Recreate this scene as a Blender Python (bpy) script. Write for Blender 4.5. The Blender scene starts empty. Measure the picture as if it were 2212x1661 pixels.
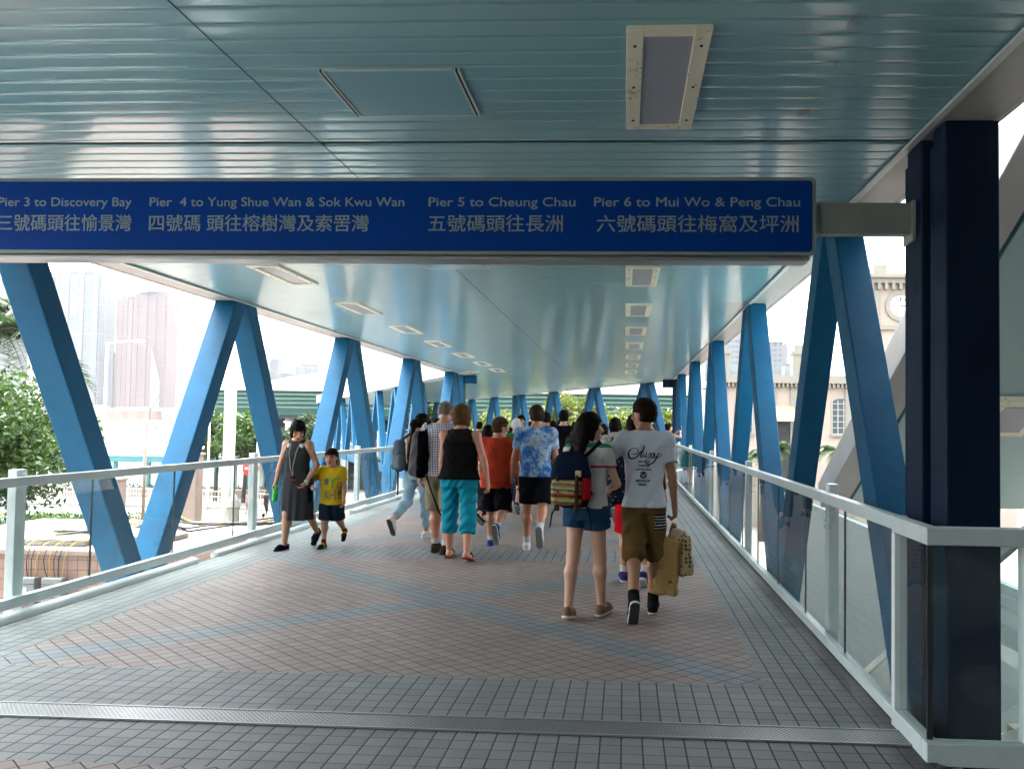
import bpy, math, random
import numpy as np
from mathutils import Vector, Matrix, Euler
from mathutils.bvhtree import BVHTree
random.seed(7); rng = np.random.default_rng(7)
S = bpy.context.scene
COL = S.collection
rad = math.radians

# ---------------------------------------------------------------- camera
EYE = 1.57
def cam_axes(yaw, pitch, roll):
    f = Vector((math.sin(yaw)*math.cos(pitch), math.cos(yaw)*math.cos(pitch), math.sin(pitch)))
    r = Vector((math.cos(yaw), -math.sin(yaw), 0)); u = r.cross(f)
    c, s = math.cos(roll), math.sin(roll)
    return c*r+s*u, -s*r+c*u, f
cd = bpy.data.cameras.new('camera'); cam = bpy.data.objects.new('camera', cd); COL.objects.link(cam)
r_, u_, f_ = cam_axes(-.0471, .0330, .0139)
m = Matrix((r_, u_, -f_)).transposed().to_4x4(); m.translation = (0, 0, EYE); cam.matrix_world = m
cd.lens = 1650/2212*36; cd.sensor_width = 36
cd.shift_x = -167.2/2212; cd.shift_y = 36.75/2212
cd.clip_start = .05; cd.clip_end = 9000
S.camera = cam
# ---------------------------------------------------------------- sky, sun, exposure
SUN_EL, SUN_AZ = 70, -62      # azimuth measured from +Y towards +X
w = bpy.data.worlds.new('World'); S.world = w; w.use_nodes = True
wn = w.node_tree; bg = wn.nodes['Background']
sky = wn.nodes.new('ShaderNodeTexSky'); sky.sky_type = 'NISHITA'; sky.sun_disc = False
sky.sun_elevation = rad(SUN_EL); sky.sun_rotation = rad(SUN_AZ); sky.air_density = 1.0; sky.dust_density = 6; sky.ozone_density = 1.0
hs = wn.nodes.new('ShaderNodeHueSaturation'); hs.inputs['Saturation'].default_value = .14; hs.inputs['Value'].default_value = 1.0
wn.links.new(sky.outputs[0], hs.inputs['Color']); wn.links.new(hs.outputs[0], bg.inputs[0]); bg.inputs[1].default_value = .15
sl = bpy.data.lights.new('sun', 'SUN'); so = bpy.data.objects.new('sun', sl); COL.objects.link(so)
sl.energy = .8; sl.angle = rad(30); sl.color = (1, .96, .9)
sd = Vector((math.sin(rad(SUN_AZ))*math.cos(rad(SUN_EL)), math.cos(rad(SUN_AZ))*math.cos(rad(SUN_EL)), math.sin(rad(SUN_EL))))
so.rotation_euler = sd.to_track_quat('Z', 'Y').to_euler(); so.location = (0, 0, 30)
S.view_settings.view_transform = 'Standard'; S.view_settings.look = 'None'; S.view_settings.gamma = 1
S.view_settings.exposure = 3.5
S.cycles.max_bounces = 10; S.cycles.transparent_max_bounces = 16; S.cycles.diffuse_bounces = 5; S.cycles.glossy_bounces = 4
S.cycles.volume_bounces = 1; S.cycles.caustics_reflective = False; S.cycles.caustics_refractive = False
S.cycles.sample_clamp_indirect = 6

# ---------------------------------------------------------------- node helper
class V:
    def __init__(s, g, o): s.g, s.o = g, o
    def _m(s, op, *a): return s.g.math(op, s, *a)
    def __add__(s, b): return s._m('ADD', b)
    __radd__ = __add__
    def __sub__(s, b): return s._m('SUBTRACT', b)
    def __rsub__(s, b): return s.g.math('SUBTRACT', b, s)
    def __mul__(s, b): return s._m('MULTIPLY', b)
    __rmul__ = __mul__
    def __truediv__(s, b): return s._m('DIVIDE', b)
    def __lt__(s, b): return s._m('LESS_THAN', b)
    def __gt__(s, b): return s._m('GREATER_THAN', b)
    def mod(s, b): return s._m('FLOORED_MODULO', b)
    def abs(s): return s._m('ABSOLUTE')
    def fr(s): return s._m('FRACT')
    def fl(s): return s._m('FLOOR')
    def max(s, b): return s._m('MAXIMUM', b)
    def min(s, b): return s._m('MINIMUM', b)
    def sin(s): return s._m('SINE')
    def pow(s, b): return s._m('POWER', b)
class G:
    def __init__(s, m): s.m = m; s.t = m.node_tree; s.b = s.t.nodes['Principled BSDF']
    def n(s, ty): return s.t.nodes.new(ty)
    def put(s, sock, v):
        if isinstance(v, V): s.t.links.new(v.o, sock)
        elif isinstance(v, (tuple, list)): sock.default_value = (*v, 1)[:4] if len(sock.default_value) == 4 else v
        elif hasattr(sock.default_value, '__len__'): sock.default_value = ((v, v, v, 1) if len(sock.default_value) == 4 else (v, v, v))
        else: sock.default_value = v
    def math(s, op, *a):
        x = s.n('ShaderNodeMath'); x.operation = op
        for i, v in enumerate(a): s.put(x.inputs[i], v)
        return V(s, x.outputs[0])
    def co(s, kind='Object'): return V(s, s.n('ShaderNodeTexCoord').outputs[kind])
    def xyz(s, v=None):
        x = s.n('ShaderNodeSeparateXYZ'); s.put(x.inputs[0], v or s.co()); return [V(s, o) for o in x.outputs]
    def vec(s, *a):
        x = s.n('ShaderNodeCombineXYZ')
        for i, v in enumerate(a): s.put(x.inputs[i], v)
        return V(s, x.outputs[0])
    def noise(s, scale, detail=3, vec=None, rough=.55, dist=0):
        x = s.n('ShaderNodeTexNoise'); x.inputs['Scale'].default_value = scale; x.inputs['Detail'].default_value = detail
        x.inputs['Roughness'].default_value = rough; x.inputs['Distortion'].default_value = dist
        s.put(x.inputs['Vector'], vec or s.co()); return V(s, x.outputs[0])
    def white(s, vec):
        x = s.n('ShaderNodeTexWhiteNoise'); x.noise_dimensions = '3D'; s.put(x.inputs['Vector'], vec); return V(s, x.outputs['Value'])
    def voro(s, scale, vec=None):
        x = s.n('ShaderNodeTexVoronoi'); x.inputs['Scale'].default_value = scale; s.put(x.inputs['Vector'], vec or s.co()); return V(s, x.outputs['Distance'])
    def mix(s, f, a, b):
        x = s.n('ShaderNodeMix'); x.data_type = 'RGBA'; s.put(x.inputs[0], f); s.put(x.inputs[6], a); s.put(x.inputs[7], b); return V(s, x.outputs[2])
    def ramp(s, v, lo, hi):
        x = s.n('ShaderNodeMapRange'); s.put(x.inputs[0], v); x.inputs[1].default_value = lo; x.inputs[2].default_value = hi; return V(s, x.outputs[0])
    def attr(s, name='Col'):
        x = s.n('ShaderNodeAttribute'); x.attribute_name = name; return V(s, x.outputs['Color'])
    def base(s, v): s.put(s.b.inputs['Base Color'], v)
    def rough(s, v): s.put(s.b.inputs['Roughness'], v)
    def bump(s, hgt, dist=.01, strength=1):
        x = s.n('ShaderNodeBump'); x.inputs['Distance'].default_value = dist; x.inputs['Strength'].default_value = strength
        s.put(x.inputs['Height'], hgt); s.t.links.new(x.outputs[0], s.b.inputs['Normal'])
MATS = {}
def mat(name, base=(.5, .5, .5), rough=.5, metal=0, spec=.5, fn=None):
    if name in MATS: return MATS[name]
    m = bpy.data.materials.new(name); m.use_nodes = True; g = G(m)
    g.b.inputs['Base Color'].default_value = (*base, 1); g.b.inputs['Roughness'].default_value = rough
    g.b.inputs['Metallic'].default_value = metal; g.b.inputs['Specular IOR Level'].default_value = spec
    if fn: fn(g)
    MATS[name] = m; return m
def worn(c, c2, scale=2.5, amt=.5, bump=0, k=.6):
    c, c2 = tuple(v*k for v in c), tuple(v*k for v in c2)
    def fn(g):
        n = g.noise(scale, 6, rough=.65); n2 = g.noise(scale*12, 3)
        g.base(g.mix(g.ramp(n*.75+n2*.25, .38, .72)*amt, c, c2))
        g.rough(g.noise(scale*3, 3)*.25+g.b.inputs['Roughness'].default_value-.12)
        if bump: g.bump(n2, bump)
    return fn
def srgb(r, g, b): return tuple(((c/255+.055)/1.055)**2.4 if c > 10 else c/255/12.92 for c in (r, g, b))

# ---------------------------------------------------------------- mesh helper
class MB:
    def __init__(s): s.v = []; s.f = []
    def add(s, vs, fs): k = len(s.v); s.v += [tuple(v) for v in vs]; s.f += [tuple(i+k for i in f) for f in fs]; return s
    def hexa(s, p): return s.add(p, [(0, 3, 2, 1), (4, 5, 6, 7), (0, 1, 5, 4), (1, 2, 6, 5), (2, 3, 7, 6), (3, 0, 4, 7)])
    def box(s, x0, x1, y0, y1, z0, z1):
        return s.hexa([(x0, y0, z0), (x1, y0, z0), (x1, y1, z0), (x0, y1, z0), (x0, y0, z1), (x1, y0, z1), (x1, y1, z1), (x0, y1, z1)])
    def beam(s, p, q, w, h, up=(0, 0, 1)):
        p, q = Vector(p), Vector(q); d = (q-p).normalized(); a = d.cross(Vector(up)).normalized(); b = a.cross(d)
        o = [(-w/2, -h/2), (w/2, -h/2), (w/2, h/2), (-w/2, h/2)]
        return s.hexa([p+a*i+b*j for i, j in o]+[q+a*i+b*j for i, j in o])
    def tube(s, pts, r, n=10, cap=True):
        pts = [Vector(p) for p in pts]; rs = r if isinstance(r, (list, tuple)) else [r]*len(pts); k = len(s.v); ref = None
        for i, p in enumerate(pts):
            d = (pts[min(i+1, len(pts)-1)]-pts[max(i-1, 0)]).normalized()
            if ref is None: ref = Vector((0, 0, 1)) if abs(d.z) < .9 else Vector((1, 0, 0))
            a = d.cross(ref).normalized(); b = a.cross(d); ref = b
            s.v += [tuple(p+(a*math.cos(2*math.pi*j/n)+b*math.sin(2*math.pi*j/n))*rs[i]) for j in range(n)]
        for i in range(len(pts)-1):
            for j in range(n): s.f.append((k+i*n+j, k+i*n+(j+1) % n, k+(i+1)*n+(j+1) % n, k+(i+1)*n+j))
        if cap: s.f.append(tuple(k+j for j in range(n))[::-1]); s.f.append(tuple(k+(len(pts)-1)*n+j for j in range(n)))
        return s
    def prism(s, poly, z0, z1):
        n = len(poly); return s.add([(x, y, z0) for x, y in poly]+[(x, y, z1) for x, y in poly],
            [tuple(range(n))[::-1], tuple(range(n, 2*n))]+[(i, (i+1) % n, n+(i+1) % n, n+i) for i in range(n)])
    def quad(s, a, b, c, d): return s.add([a, b, c, d], [(0, 1, 2, 3)])
    def lathe(s, prof, c=(0, 0, 0), n=20):
        k = len(s.v); m_ = len(prof)
        for r, z in prof: s.v += [(c[0]+r*math.cos(2*math.pi*j/n), c[1]+r*math.sin(2*math.pi*j/n), c[2]+z) for j in range(n)]
        for i in range(m_-1):
            for j in range(n): s.f.append((k+i*n+j, k+i*n+(j+1) % n, k+(i+1)*n+(j+1) % n, k+(i+1)*n+j))
        s.f.append(tuple(k+j for j in range(n))[::-1]); s.f.append(tuple(k+(m_-1)*n+j for j in range(n))); return s
    def build(s, name, m, parent=None, bevel=0, smooth=False):
        me = bpy.data.meshes.new(name); me.from_pydata(s.v, [], s.f); me.update()
        if m: me.materials.append(m)
        o = bpy.data.objects.new(name, me); COL.objects.link(o)
        if smooth: me.shade_smooth()
        if bevel:
            b = o.modifiers.new('bevel', 'BEVEL'); b.width = bevel; b.segments = 2; b.limit_method = 'ANGLE'; b.harden_normals = False
        if parent: o.parent = parent
        return o
def tag(o, label=None, cat=None, group=None, kind=None):
    for k, v in (('label', label), ('category', cat), ('group', group), ('kind', kind)):
        if v: o[k] = v
    return o
def empty(name, loc, label, cat, group=None, rz=0):
    o = bpy.data.objects.new(name, None); COL.objects.link(o); o.location = loc; o.rotation_euler.z = rz; o.empty_display_size = .2
    return tag(o, label, cat, group)
def ordinal(i): return ['first', 'second', 'third', 'fourth', 'fifth', 'sixth', 'seventh', 'eighth', 'ninth', 'tenth', 'eleventh', 'twelfth', 'thirteenth', 'fourteenth', 'fifteenth', 'sixteenth', 'seventeenth', 'eighteenth', 'nineteenth', 'twentieth', 'twenty-first', 'twenty-second', 'twenty-third', 'twenty-fourth', 'twenty-fifth'][i]
def text_mesh(body, shear=0, offset=0, extrude=0.0, res=3):
    c = bpy.data.curves.new('lettering', 'FONT'); c.body = body; c.size = 1; c.offset = offset; c.extrude = extrude; c.shear = shear; c.resolution_u = res
    o = bpy.data.objects.new('lettering', c); COL.objects.link(o)
    dg = bpy.context.evaluated_depsgraph_get(); me = bpy.data.meshes.new_from_object(o.evaluated_get(dg))
    bpy.data.objects.remove(o); bpy.data.curves.remove(c)
    v = np.array([x.co[:] for x in me.vertices]); f = [tuple(p.vertices) for p in me.polygons]; bpy.data.meshes.remove(me)
    return v, f
# ---------------------------------------------------------------- materials
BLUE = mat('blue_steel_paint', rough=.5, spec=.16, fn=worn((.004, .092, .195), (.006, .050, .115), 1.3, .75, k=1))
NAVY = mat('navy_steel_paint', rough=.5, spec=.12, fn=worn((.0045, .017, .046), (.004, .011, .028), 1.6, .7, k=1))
WHITE = mat('white_paint', rough=.4, fn=worn((.72, .76, .76), (.5, .53, .53), 3, .45, k=1))
FASCIA = mat('soffit_white', rough=.45, fn=worn((.66, .66, .64), (.5, .5, .49), 1.2, .5))
RAILM = mat('painted_aluminium', rough=.34, fn=worn((.52, .58, .58), (.36, .41, .41), 4, .5, k=1.1))
STEEL = mat('grey_steel', (.35, .37, .37), .4, .6)
DARK = mat('dark_gap', (.02, .022, .024), .8)
CONC = mat('concrete', rough=.85, fn=worn((.42, .4, .37), (.28, .27, .25), 2, .7, .003))
def glass(name, tint, rough=.0):
    m = bpy.data.materials.new(name); m.use_nodes = True; t = m.node_tree; t.nodes.clear()
    o = t.nodes.new('ShaderNodeOutputMaterial'); tr = t.nodes.new('ShaderNodeBsdfTransparent'); gl = t.nodes.new('ShaderNodeBsdfGlossy')
    fr = t.nodes.new('ShaderNodeFresnel'); fr.inputs[0].default_value = 1.5; mx = t.nodes.new('ShaderNodeMixShader')
    nz = t.nodes.new('ShaderNodeTexNoise'); nz.inputs['Scale'].default_value = 3; nz.inputs['Detail'].default_value = 5
    tc = t.nodes.new('ShaderNodeTexCoord'); t.links.new(tc.outputs['Object'], nz.inputs['Vector'])
    df = t.nodes.new('ShaderNodeBsdfDiffuse'); df.inputs[0].default_value = (.35, .39, .39, 1); mr = t.nodes.new('ShaderNodeMapRange')
    mr.inputs[1].default_value = .5; mr.inputs[2].default_value = .8; mr.inputs[3].default_value = .02; mr.inputs[4].default_value = .17
    t.links.new(nz.outputs[0], mr.inputs[0]); m2 = t.nodes.new('ShaderNodeMixShader'); t.links.new(mr.outputs[0], m2.inputs[0])
    tr.inputs[0].default_value = (*tint, 1); gl.inputs[1].default_value = rough
    t.links.new(tr.outputs[0], m2.inputs[1]); t.links.new(df.outputs[0], m2.inputs[2])
    ge = t.nodes.new('ShaderNodeNewGeometry'); iv = t.nodes.new('ShaderNodeMath'); iv.operation = 'SUBTRACT'; iv.inputs[0].default_value = 1; t.links.new(ge.outputs['Backfacing'], iv.inputs[1])
    mu = t.nodes.new('ShaderNodeMath'); mu.operation = 'MULTIPLY'; t.links.new(fr.outputs[0], mu.inputs[0]); t.links.new(iv.outputs[0], mu.inputs[1])
    t.links.new(mu.outputs[0], mx.inputs[0]); t.links.new(m2.outputs[0], mx.inputs[1]); t.links.new(gl.outputs[0], mx.inputs[2])
    t.links.new(mx.outputs[0], o.inputs[0]); return m
GLASS = glass('balustrade_glass', (.93, .975, .965))
def ceil_fn(g):
    x, y, z = g.xyz()
    n = g.noise(.7, 5); n2 = g.noise(1, 4, vec=g.vec(x*1.2, y*9, 0))
    c = g.mix(g.ramp(n, .35, .7)*.5, (.225, .445, .495), (.18, .375, .425))
    c = g.mix(g.ramp(g.noise(1, 7, vec=g.vec(x*2.6, y*2, 1), rough=.75), .62, .78)*.5, c, (.15, .13, .09))
    # rusty drip stain that follows one seam
    xs = x-1.02+g.noise(3, 2)*.12
    st = (xs.abs() < .035)*g.ramp(g.noise(6, 5), .5, .62)*(y < 4.2)*(y > 2.4)
    g.base(g.mix(st*.6, c, srgb(112, 92, 62)))
    g.rough(.32+n2*.1); g.b.inputs['Coat Weight'].default_value = .75; g.b.inputs['Coat Roughness'].default_value = .13
    g.bump(g.noise(1, 3, vec=g.vec(x*1.1, y*3, 0)), .0018)
CEIL = mat('ceiling_panel_paint', rough=.25, spec=.6, fn=ceil_fn)
# paving: grey borders and cross bands, brown diamond fields with two blue-grey diagonals
def pave_fn(g):
    x, y, z = g.xyz()
    T = .105
    fwd = y > 4.78
    t = fwd*(y-4.78)+(1-fwd)*(3.45-y)
    mm = t.mod(4.97)
    field = (mm < 4.13)*(t > 0)*(x < .87)*(x > -4.08)
    p = (x+1.605)/2.475; q = (mm-2.065)/2.065
    a, b = (p+q)*.5, (p-q)*.5
    ka, kb = a*31, b*31
    ga, gb = (ka.fr()-.5).abs(), (kb.fr()-.5).abs()
    gx, gy = ((x/T).fr()-.5).abs(), ((y/(T*.96)).fr()-.5).abs()
    groutd = (ga > .468).max(gb > .468)
    grouts = (gx > .462).max(gy > .476)
    grout = field*groutd+(1-field)*grouts
    diag = (a.abs() < .05).max(b.abs() < .05)
    wd = g.white(g.vec(ka.fl(), kb.fl(), t.fl())); ws = g.white(g.vec((x/T).fl(), (y/(T*.96)).fl(), 3.0))
    wn_ = field*wd+(1-field)*ws
    fine = g.noise(55, 4, rough=.7); big = g.noise(.9, 4)
    cf = g.mix(wn_, (.208, .154, .140), (.268, .208, .19)); cg = g.mix(wn_, (.152, .168, .174), (.20, .213, .217)); cb = g.mix(wn_, (.14, .166, .19), (.178, .203, .22))
    c = g.mix(field, cg, g.mix(diag, cf, cb))
    c = g.mix(g.ramp(fine, .4, .8)*.35, c, (.14, .13, .125))
    c = g.mix(g.ramp(big, .45, .75)*.42, c, (.09, .085, .08)); c = g.mix(g.ramp(g.noise(.5, 5, vec=g.vec(x*2.2, y*.5, 4)), .5, .72)*.25, c, (.26, .24, .225))
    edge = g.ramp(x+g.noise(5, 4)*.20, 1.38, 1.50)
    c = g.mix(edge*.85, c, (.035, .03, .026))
    spot = g.ramp(g.voro(5.5), .075, .04)*.5
    c = g.mix(spot, c, (.06, .055, .05))
    g.base(g.mix(grout, c, (.028, .027, .026)))
    g.rough(g.mix(grout, .46+fine*.22, .9))
    hf = (1-ga.pow(8)*120).min(1-gb.pow(8)*120).max(0); hs_ = (1-gx.pow(8)*120).min(1-gy.pow(8)*120).max(0)
    g.bump((field*hf+(1-field)*hs_)*.5+fine*.22+wn_*.2, .006)
PAVE = mat('paving_tiles', rough=.45, spec=.5, fn=pave_fn)
def plate_fn(g):
    x, y, z = g.xyz()
    u, v = (x+y)*38, (x-y)*38
    par = ((u.fl()+v.fl())*.5).fr()*2
    au = ((u.fr()-.5)*(1+par*1.6)).abs(); av = ((v.fr()-.5)*(2.6-par*1.6)).abs()
    stud = 1-g.ramp(au.pow(2)+av.pow(2), .05, .2)
    g.base(g.mix(stud, g.mix(g.noise(9, 4), (.1, .105, .105), (.2, .2, .2)), (.5, .5, .5))); g.rough(.38-stud*.1); g.bump(stud, .004)
PLATE = mat('chequer_plate', rough=.4, metal=.75, fn=plate_fn)
CREAM = mat('rusty_cream_frame', rough=.5, fn=lambda g: (lambda n, n2: g.base(g.mix(g.ramp(n*.7+n2*.3, .55, .66), (.80, .77, .62), (.30, .12, .03))))(g.noise(5, 6, rough=.7), g.noise(40, 3)))
DIFF = mat('frosted_diffuser', (.36, .38, .43), .25, fn=lambda g: g.bump(g.noise(260, 1), .001))
SIGNB = mat('sign_blue', rough=.5, spec=.1, fn=worn((.0005, .050, .30), (.0008, .042, .25), 5, .6, k=1))
SIGNW = mat('sign_lettering', rough=.5, fn=worn((.31, .38, .38), (.19, .24, .26), 9, .7, k=1))
SIGNF = mat('sign_frame', rough=.45, fn=worn(srgb(188, 196, 188), srgb(150, 158, 150), 4, .6))

# ---------------------------------------------------------------- the footbridge
H = 3.29                      # ceiling height
XL, XR = -5.47, 1.68          # inner edges of the soffits
OL, OR = -5.80, 1.99          # outer edges
C0, C1 = (1.68, 27.4), (-5.47, 25.6)     # the line where the bridge bends
BA = rad(28.0)
def yend(x): return C1[1]+(x-C1[0])/(C0[0]-C1[0])*(C0[1]-C1[1])
def deck_poly(x0, x1, y0): return [(x0, y0), (x1, y0), (x1, yend(x1)), (x0, yend(x0))]
dk = MB().prism(deck_poly(-4.74, 1.50, -12), -.4, 0).build('walkway', PAVE); tag(dk, kind='structure')
# bent span frame: origin at C0, local +y runs along the span, local x<0 to the left
BM = Matrix.Translation((C0[0], C0[1], 0)) @ Matrix.Rotation(BA, 4, 'Z')
BL = 46.0; BW = 7.12
dk2 = MB().prism([(-.18-6.24, 1.55), (-.18, .0), (-.18, BL), (-.18-6.24, BL)], -.4, -.004).build('walkway', PAVE); dk2.matrix_world = BM; tag(dk2, kind='structure')

def planks(mb, y0, y1, xfun, P=.132, arc=.0006, gap=.004, nx=2):
    y = y0
    while y < y1:
        a, b = y+gap/2, min(y+P-gap/2, y1); n = 6; k = len(mb.v); rows = []
        prof = [(a, H+.014)]+[(a+(b-a)*i/n, H-arc*(1-(2*i/n-1)**2)) for i in range(n+1)]+[(b, H+.014)]
        for yy, zz in prof:
            xa, xb = xfun(yy)
            mb.v += [(xa, yy, zz), (xb, yy, zz)]
        for i in range(len(prof)-1):
            mb.f.append((k+2*i, k+2*i+2, k+2*i+3, k+2*i+1))
        y += P
def roof(label, mw, y0, y1, xfun, yl, yr, xl, xr, ol, orr, seams, joint=None, fz=.62):
    e = empty('canopy_roof', (0, 0, 0), label, 'roof'); e.matrix_world = mw
    mb = MB()
    if joint: planks(mb, y0, joint-.03, xfun); planks(mb, joint+.03, y1, xfun)
    else: planks(mb, y0, y1, xfun)
    mb.build('ceiling', CEIL, e, smooth=True)
    for x in seams: MB().box(x-.003, x+.003, y0+.05, y1-4, H-.0022, H+.01).build('seam', DARK, e)
    for (xa, xb, yb, sx) in ((xl, ol, yl, -1), (xr, orr, yr, 1)):
        lo, hi = min(xa, xb), max(xa, xb)
        MB().box(lo if sx > 0 else lo, hi, y0, yb, H-.012, H+.05).build('soffit', FASCIA, e)
        MB().box(xa-.022, xa+.022, y0, yb, H-.026, H-.0125).build('edge_trim', RAILM, e)
        xo = xb
        MB().box(min(xo, xo+sx*.05), max(xo, xo+sx*.05), y0, yb, H-.02, H+fz).build('fascia', FASCIA, e, bevel=.01)
    return e
def xf_main(y):
    if y <= C1[1]: return (XL, XR)
    return (XL+(y-C1[1])/(C0[1]-C1[1])*(C0[0]-C1[0]), XR)
rf = roof('pale blue slatted ceiling and white fascia over the near straight walkway', Matrix(), -12, 27.36, xf_main, yend(OL), yend(OR), XL, XR, OL, OR, (-1.89,), 4.57)
MB().prism(deck_poly(OL, OR, -12), H+.06, H+.5).build('roof_deck', FASCIA, rf)
def xf_bend(y):
    if y >= 1.75: return (-BW, 0)
    return (-BW*y/1.75, 0)
rf2 = roof('pale ceiling and white fascia over the far walkway that turns left', BM, .04, BL, xf_bend, BL, BL, -BW, 0, -BW-.33, .31, ())
MB().prism([(-BW-.3, 1.9), (.28, .1), (.28, BL), (-BW-.3, BL)], H+.07, H+.5).build('roof_deck', FASCIA, rf2)
MB().box(-BW-.38, .36, BL+.001, BL+.06, H-.02, H+.62).build('end_fascia', FASCIA, rf2)

def brace(label, mw, ya, hb, x0, x1, group, z0=-.42, top=H-.013):
    e = empty('truss_brace', (0, 0, 0), label, 'truss brace', group); e.matrix_world = mw @ Matrix.Translation(((x0+x1)/2, ya, 0))
    xh = abs(x1-x0)/2
    for s in (-1, 1):
        k = xh-(.004 if s > 0 else 0)
        yt, yb_, hw = s*.15, s*(hb-.15), .145
        MB().hexa([(-k, yb_-hw, z0), (k, yb_-hw, z0), (k, yb_+hw, z0), (-k, yb_+hw, z0), (-k, yt-hw+.004, top), (k, yt-hw+.004, top), (k, yt+hw-.004, top), (-k, yt+hw-.004, top)]).build('leg', BLUE, e, bevel=.012)
    return e
AP = [-2.3, 2.1, 6.55, 10.75, 15.2, 19.85, 24.5]; HB = 2.18
for i, y in enumerate(AP):
    if i < 1: continue
    n = i-2
    if n >= 0:
        nm = ['nearest', 'second', 'third', 'fourth', 'fifth'][n]
        brace(f'blue inverted V brace beside the right glass railing, {nm} past the dark columns', Matrix(), y, HB, 1.665, 1.90, 'V braces of the near span')
        brace(f'blue inverted V brace on the harbour side, {nm} past the hanging sign', Matrix(), y, HB, -5.795, -5.48, 'V braces of the near span')
    else:
        brace('blue inverted V brace on the harbour side left of the sign', Matrix(), y, HB, -5.795, -5.48, 'V braces of the near span')
for i in range(9):
    ys = 2.1+4.66*i
    brace(f'blue inverted V brace before the green pier roof, {ordinal(i)} along the far bend', BM, ys, HB, .0, .3, 'V braces of the far span')
    if i: brace(f'light blue inverted V brace, {ordinal(i-1)} along the harbour side of the far bend', BM, ys+1.2, HB, -BW-.31, -BW, 'V braces of the far span')
for lab, mw, x0, x1, ya, yb_ in (('blue lower chord beam outside the right railing', Matrix(), 1.69, 1.97, 4.65, 27), ('blue lower chord beam under the left braces', Matrix(), -5.78, -5.5, -3, 25.3),
        ('blue lower chord beam on the right of the far bend', BM, .01, .29, .6, BL), ('blue lower chord beam on the harbour side of the far bend', BM, -BW-.3, -BW-.02, 1.9, BL)):
    o = MB().box(x0, x1, ya, yb_, -.8, -.425).build('chord_beam', BLUE if 'far' in lab else WHITE, bevel=.015); o.matrix_world = mw; tag(o, lab.replace('blue', 'blue' if 'far' in lab else 'white'), 'beam')
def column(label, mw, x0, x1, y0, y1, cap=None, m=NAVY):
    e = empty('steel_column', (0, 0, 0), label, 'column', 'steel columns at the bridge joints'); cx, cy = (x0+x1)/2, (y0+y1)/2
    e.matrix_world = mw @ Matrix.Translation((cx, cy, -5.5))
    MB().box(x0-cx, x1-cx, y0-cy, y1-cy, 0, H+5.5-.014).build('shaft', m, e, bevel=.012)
    mb = MB()
    for s in (-1, 1): mb.box((x0-cx)+(.0 if s < 0 else (x1-x0)-.02)-.004*s, (x0-cx)+(.02 if s < 0 else (x1-x0))-.004*s, y1-cy+.001, y1-cy+.04, 0.1, H+5.4)
    mb.build('flange', m, e)
    if cap: MB().box(*cap, H+5.5-.3, H+5.5-.02).build('bracket', m, e, bevel=.02)
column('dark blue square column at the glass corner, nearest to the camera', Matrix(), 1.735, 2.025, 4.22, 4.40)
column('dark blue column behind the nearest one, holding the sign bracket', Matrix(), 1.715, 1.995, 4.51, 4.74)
column('blue column in the joint at the far left corner of the near span', Matrix(), -5.78, -5.5, 25.75, 26.05, (-.14, .55, -.1, .1), m=BLUE)
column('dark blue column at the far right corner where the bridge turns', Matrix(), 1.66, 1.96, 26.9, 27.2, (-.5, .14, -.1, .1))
column('blue column between two braces on the far right side', BM, 0, .28, 16.8-.14+.0, 17.0, m=BLUE)
column('blue column at the far end of the bent span', BM, -BW-.3, -BW-.02, BL-.4, BL-.12, m=BLUE)

# ---------------------------------------------------------------- railings
SEAL = mat('glass_joint_seal', (.05, .09, .085), .4)
def railing(label, mw, x, y0, y1, joints, posts, sx, top=1.105, wid=.07, pw=.11, zb=.07):
    """glass balustrade along local y at x; sx=+1 when the outside is towards +x"""
    e = empty('glass_railing', (0, 0, 0), label, 'railing'); e.matrix_world = mw
    MB().box(x-wid/2, x+wid/2, y0, y1, top-.075, top).build('handrail', RAILM, e, bevel=.008)
    MB().box(x-.03, x+.03, y0, y1, zb, zb+.085).build('bottom_rail', RAILM, e, bevel=.006)
    ys = sorted([y0]+[j for j in joints if y0 < j < y1]+[y1])
    for a, b in zip(ys, ys[1:]): MB().box(x-.005, x+.005, a+.006, b-.006, zb+.0855, top-.0755).build('glass_pane', GLASS, e)
    for j in ys[1:-1]:
        if j < 24: MB().box(x-.0065, x+.0065, j-.006, j+.006, zb+.0856, top-.0756).build('joint_seal', SEAL, e)
    for p in posts:
        xo = x+sx*(wid/2+.012)
        MB().box(min(xo, xo+sx*.075), max(xo, xo+sx*.075), p-pw/2, p+pw/2, -.3, top+.055).build('post', WHITE, e, bevel=.006)
    return e
railing('long glass railing with white handrail along the harbour side of the near span', Matrix(), -4.84, -4, 25.4, [y for y in np.arange(-3.4, 25, 1.27)], [-1.9, 2.0, 6.0, 9.95, 13.9, 17.9, 21.9], -1)
railing('long glass railing with white handrail running away on the right side', Matrix(), 1.505, 4.29, 26.9, [y for y in np.arange(5.3, 26.5, 1.13)], [5.95, 9.9, 14.1, 18.6, 22.6], 1, zb=-.02)
railing('glass railing along the right side of the far bend', BM, -.2, .3, BL, [y for y in np.arange(1.1, BL, 2.4)], [y for y in np.arange(3, BL, 4.66)], 1)
railing('glass railing along the harbour side of the far bend', BM, -6.4, 1.8, BL, [y for y in np.arange(3, BL, 2.4)], [y for y in np.arange(3, BL, 4.66)], -1)
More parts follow.
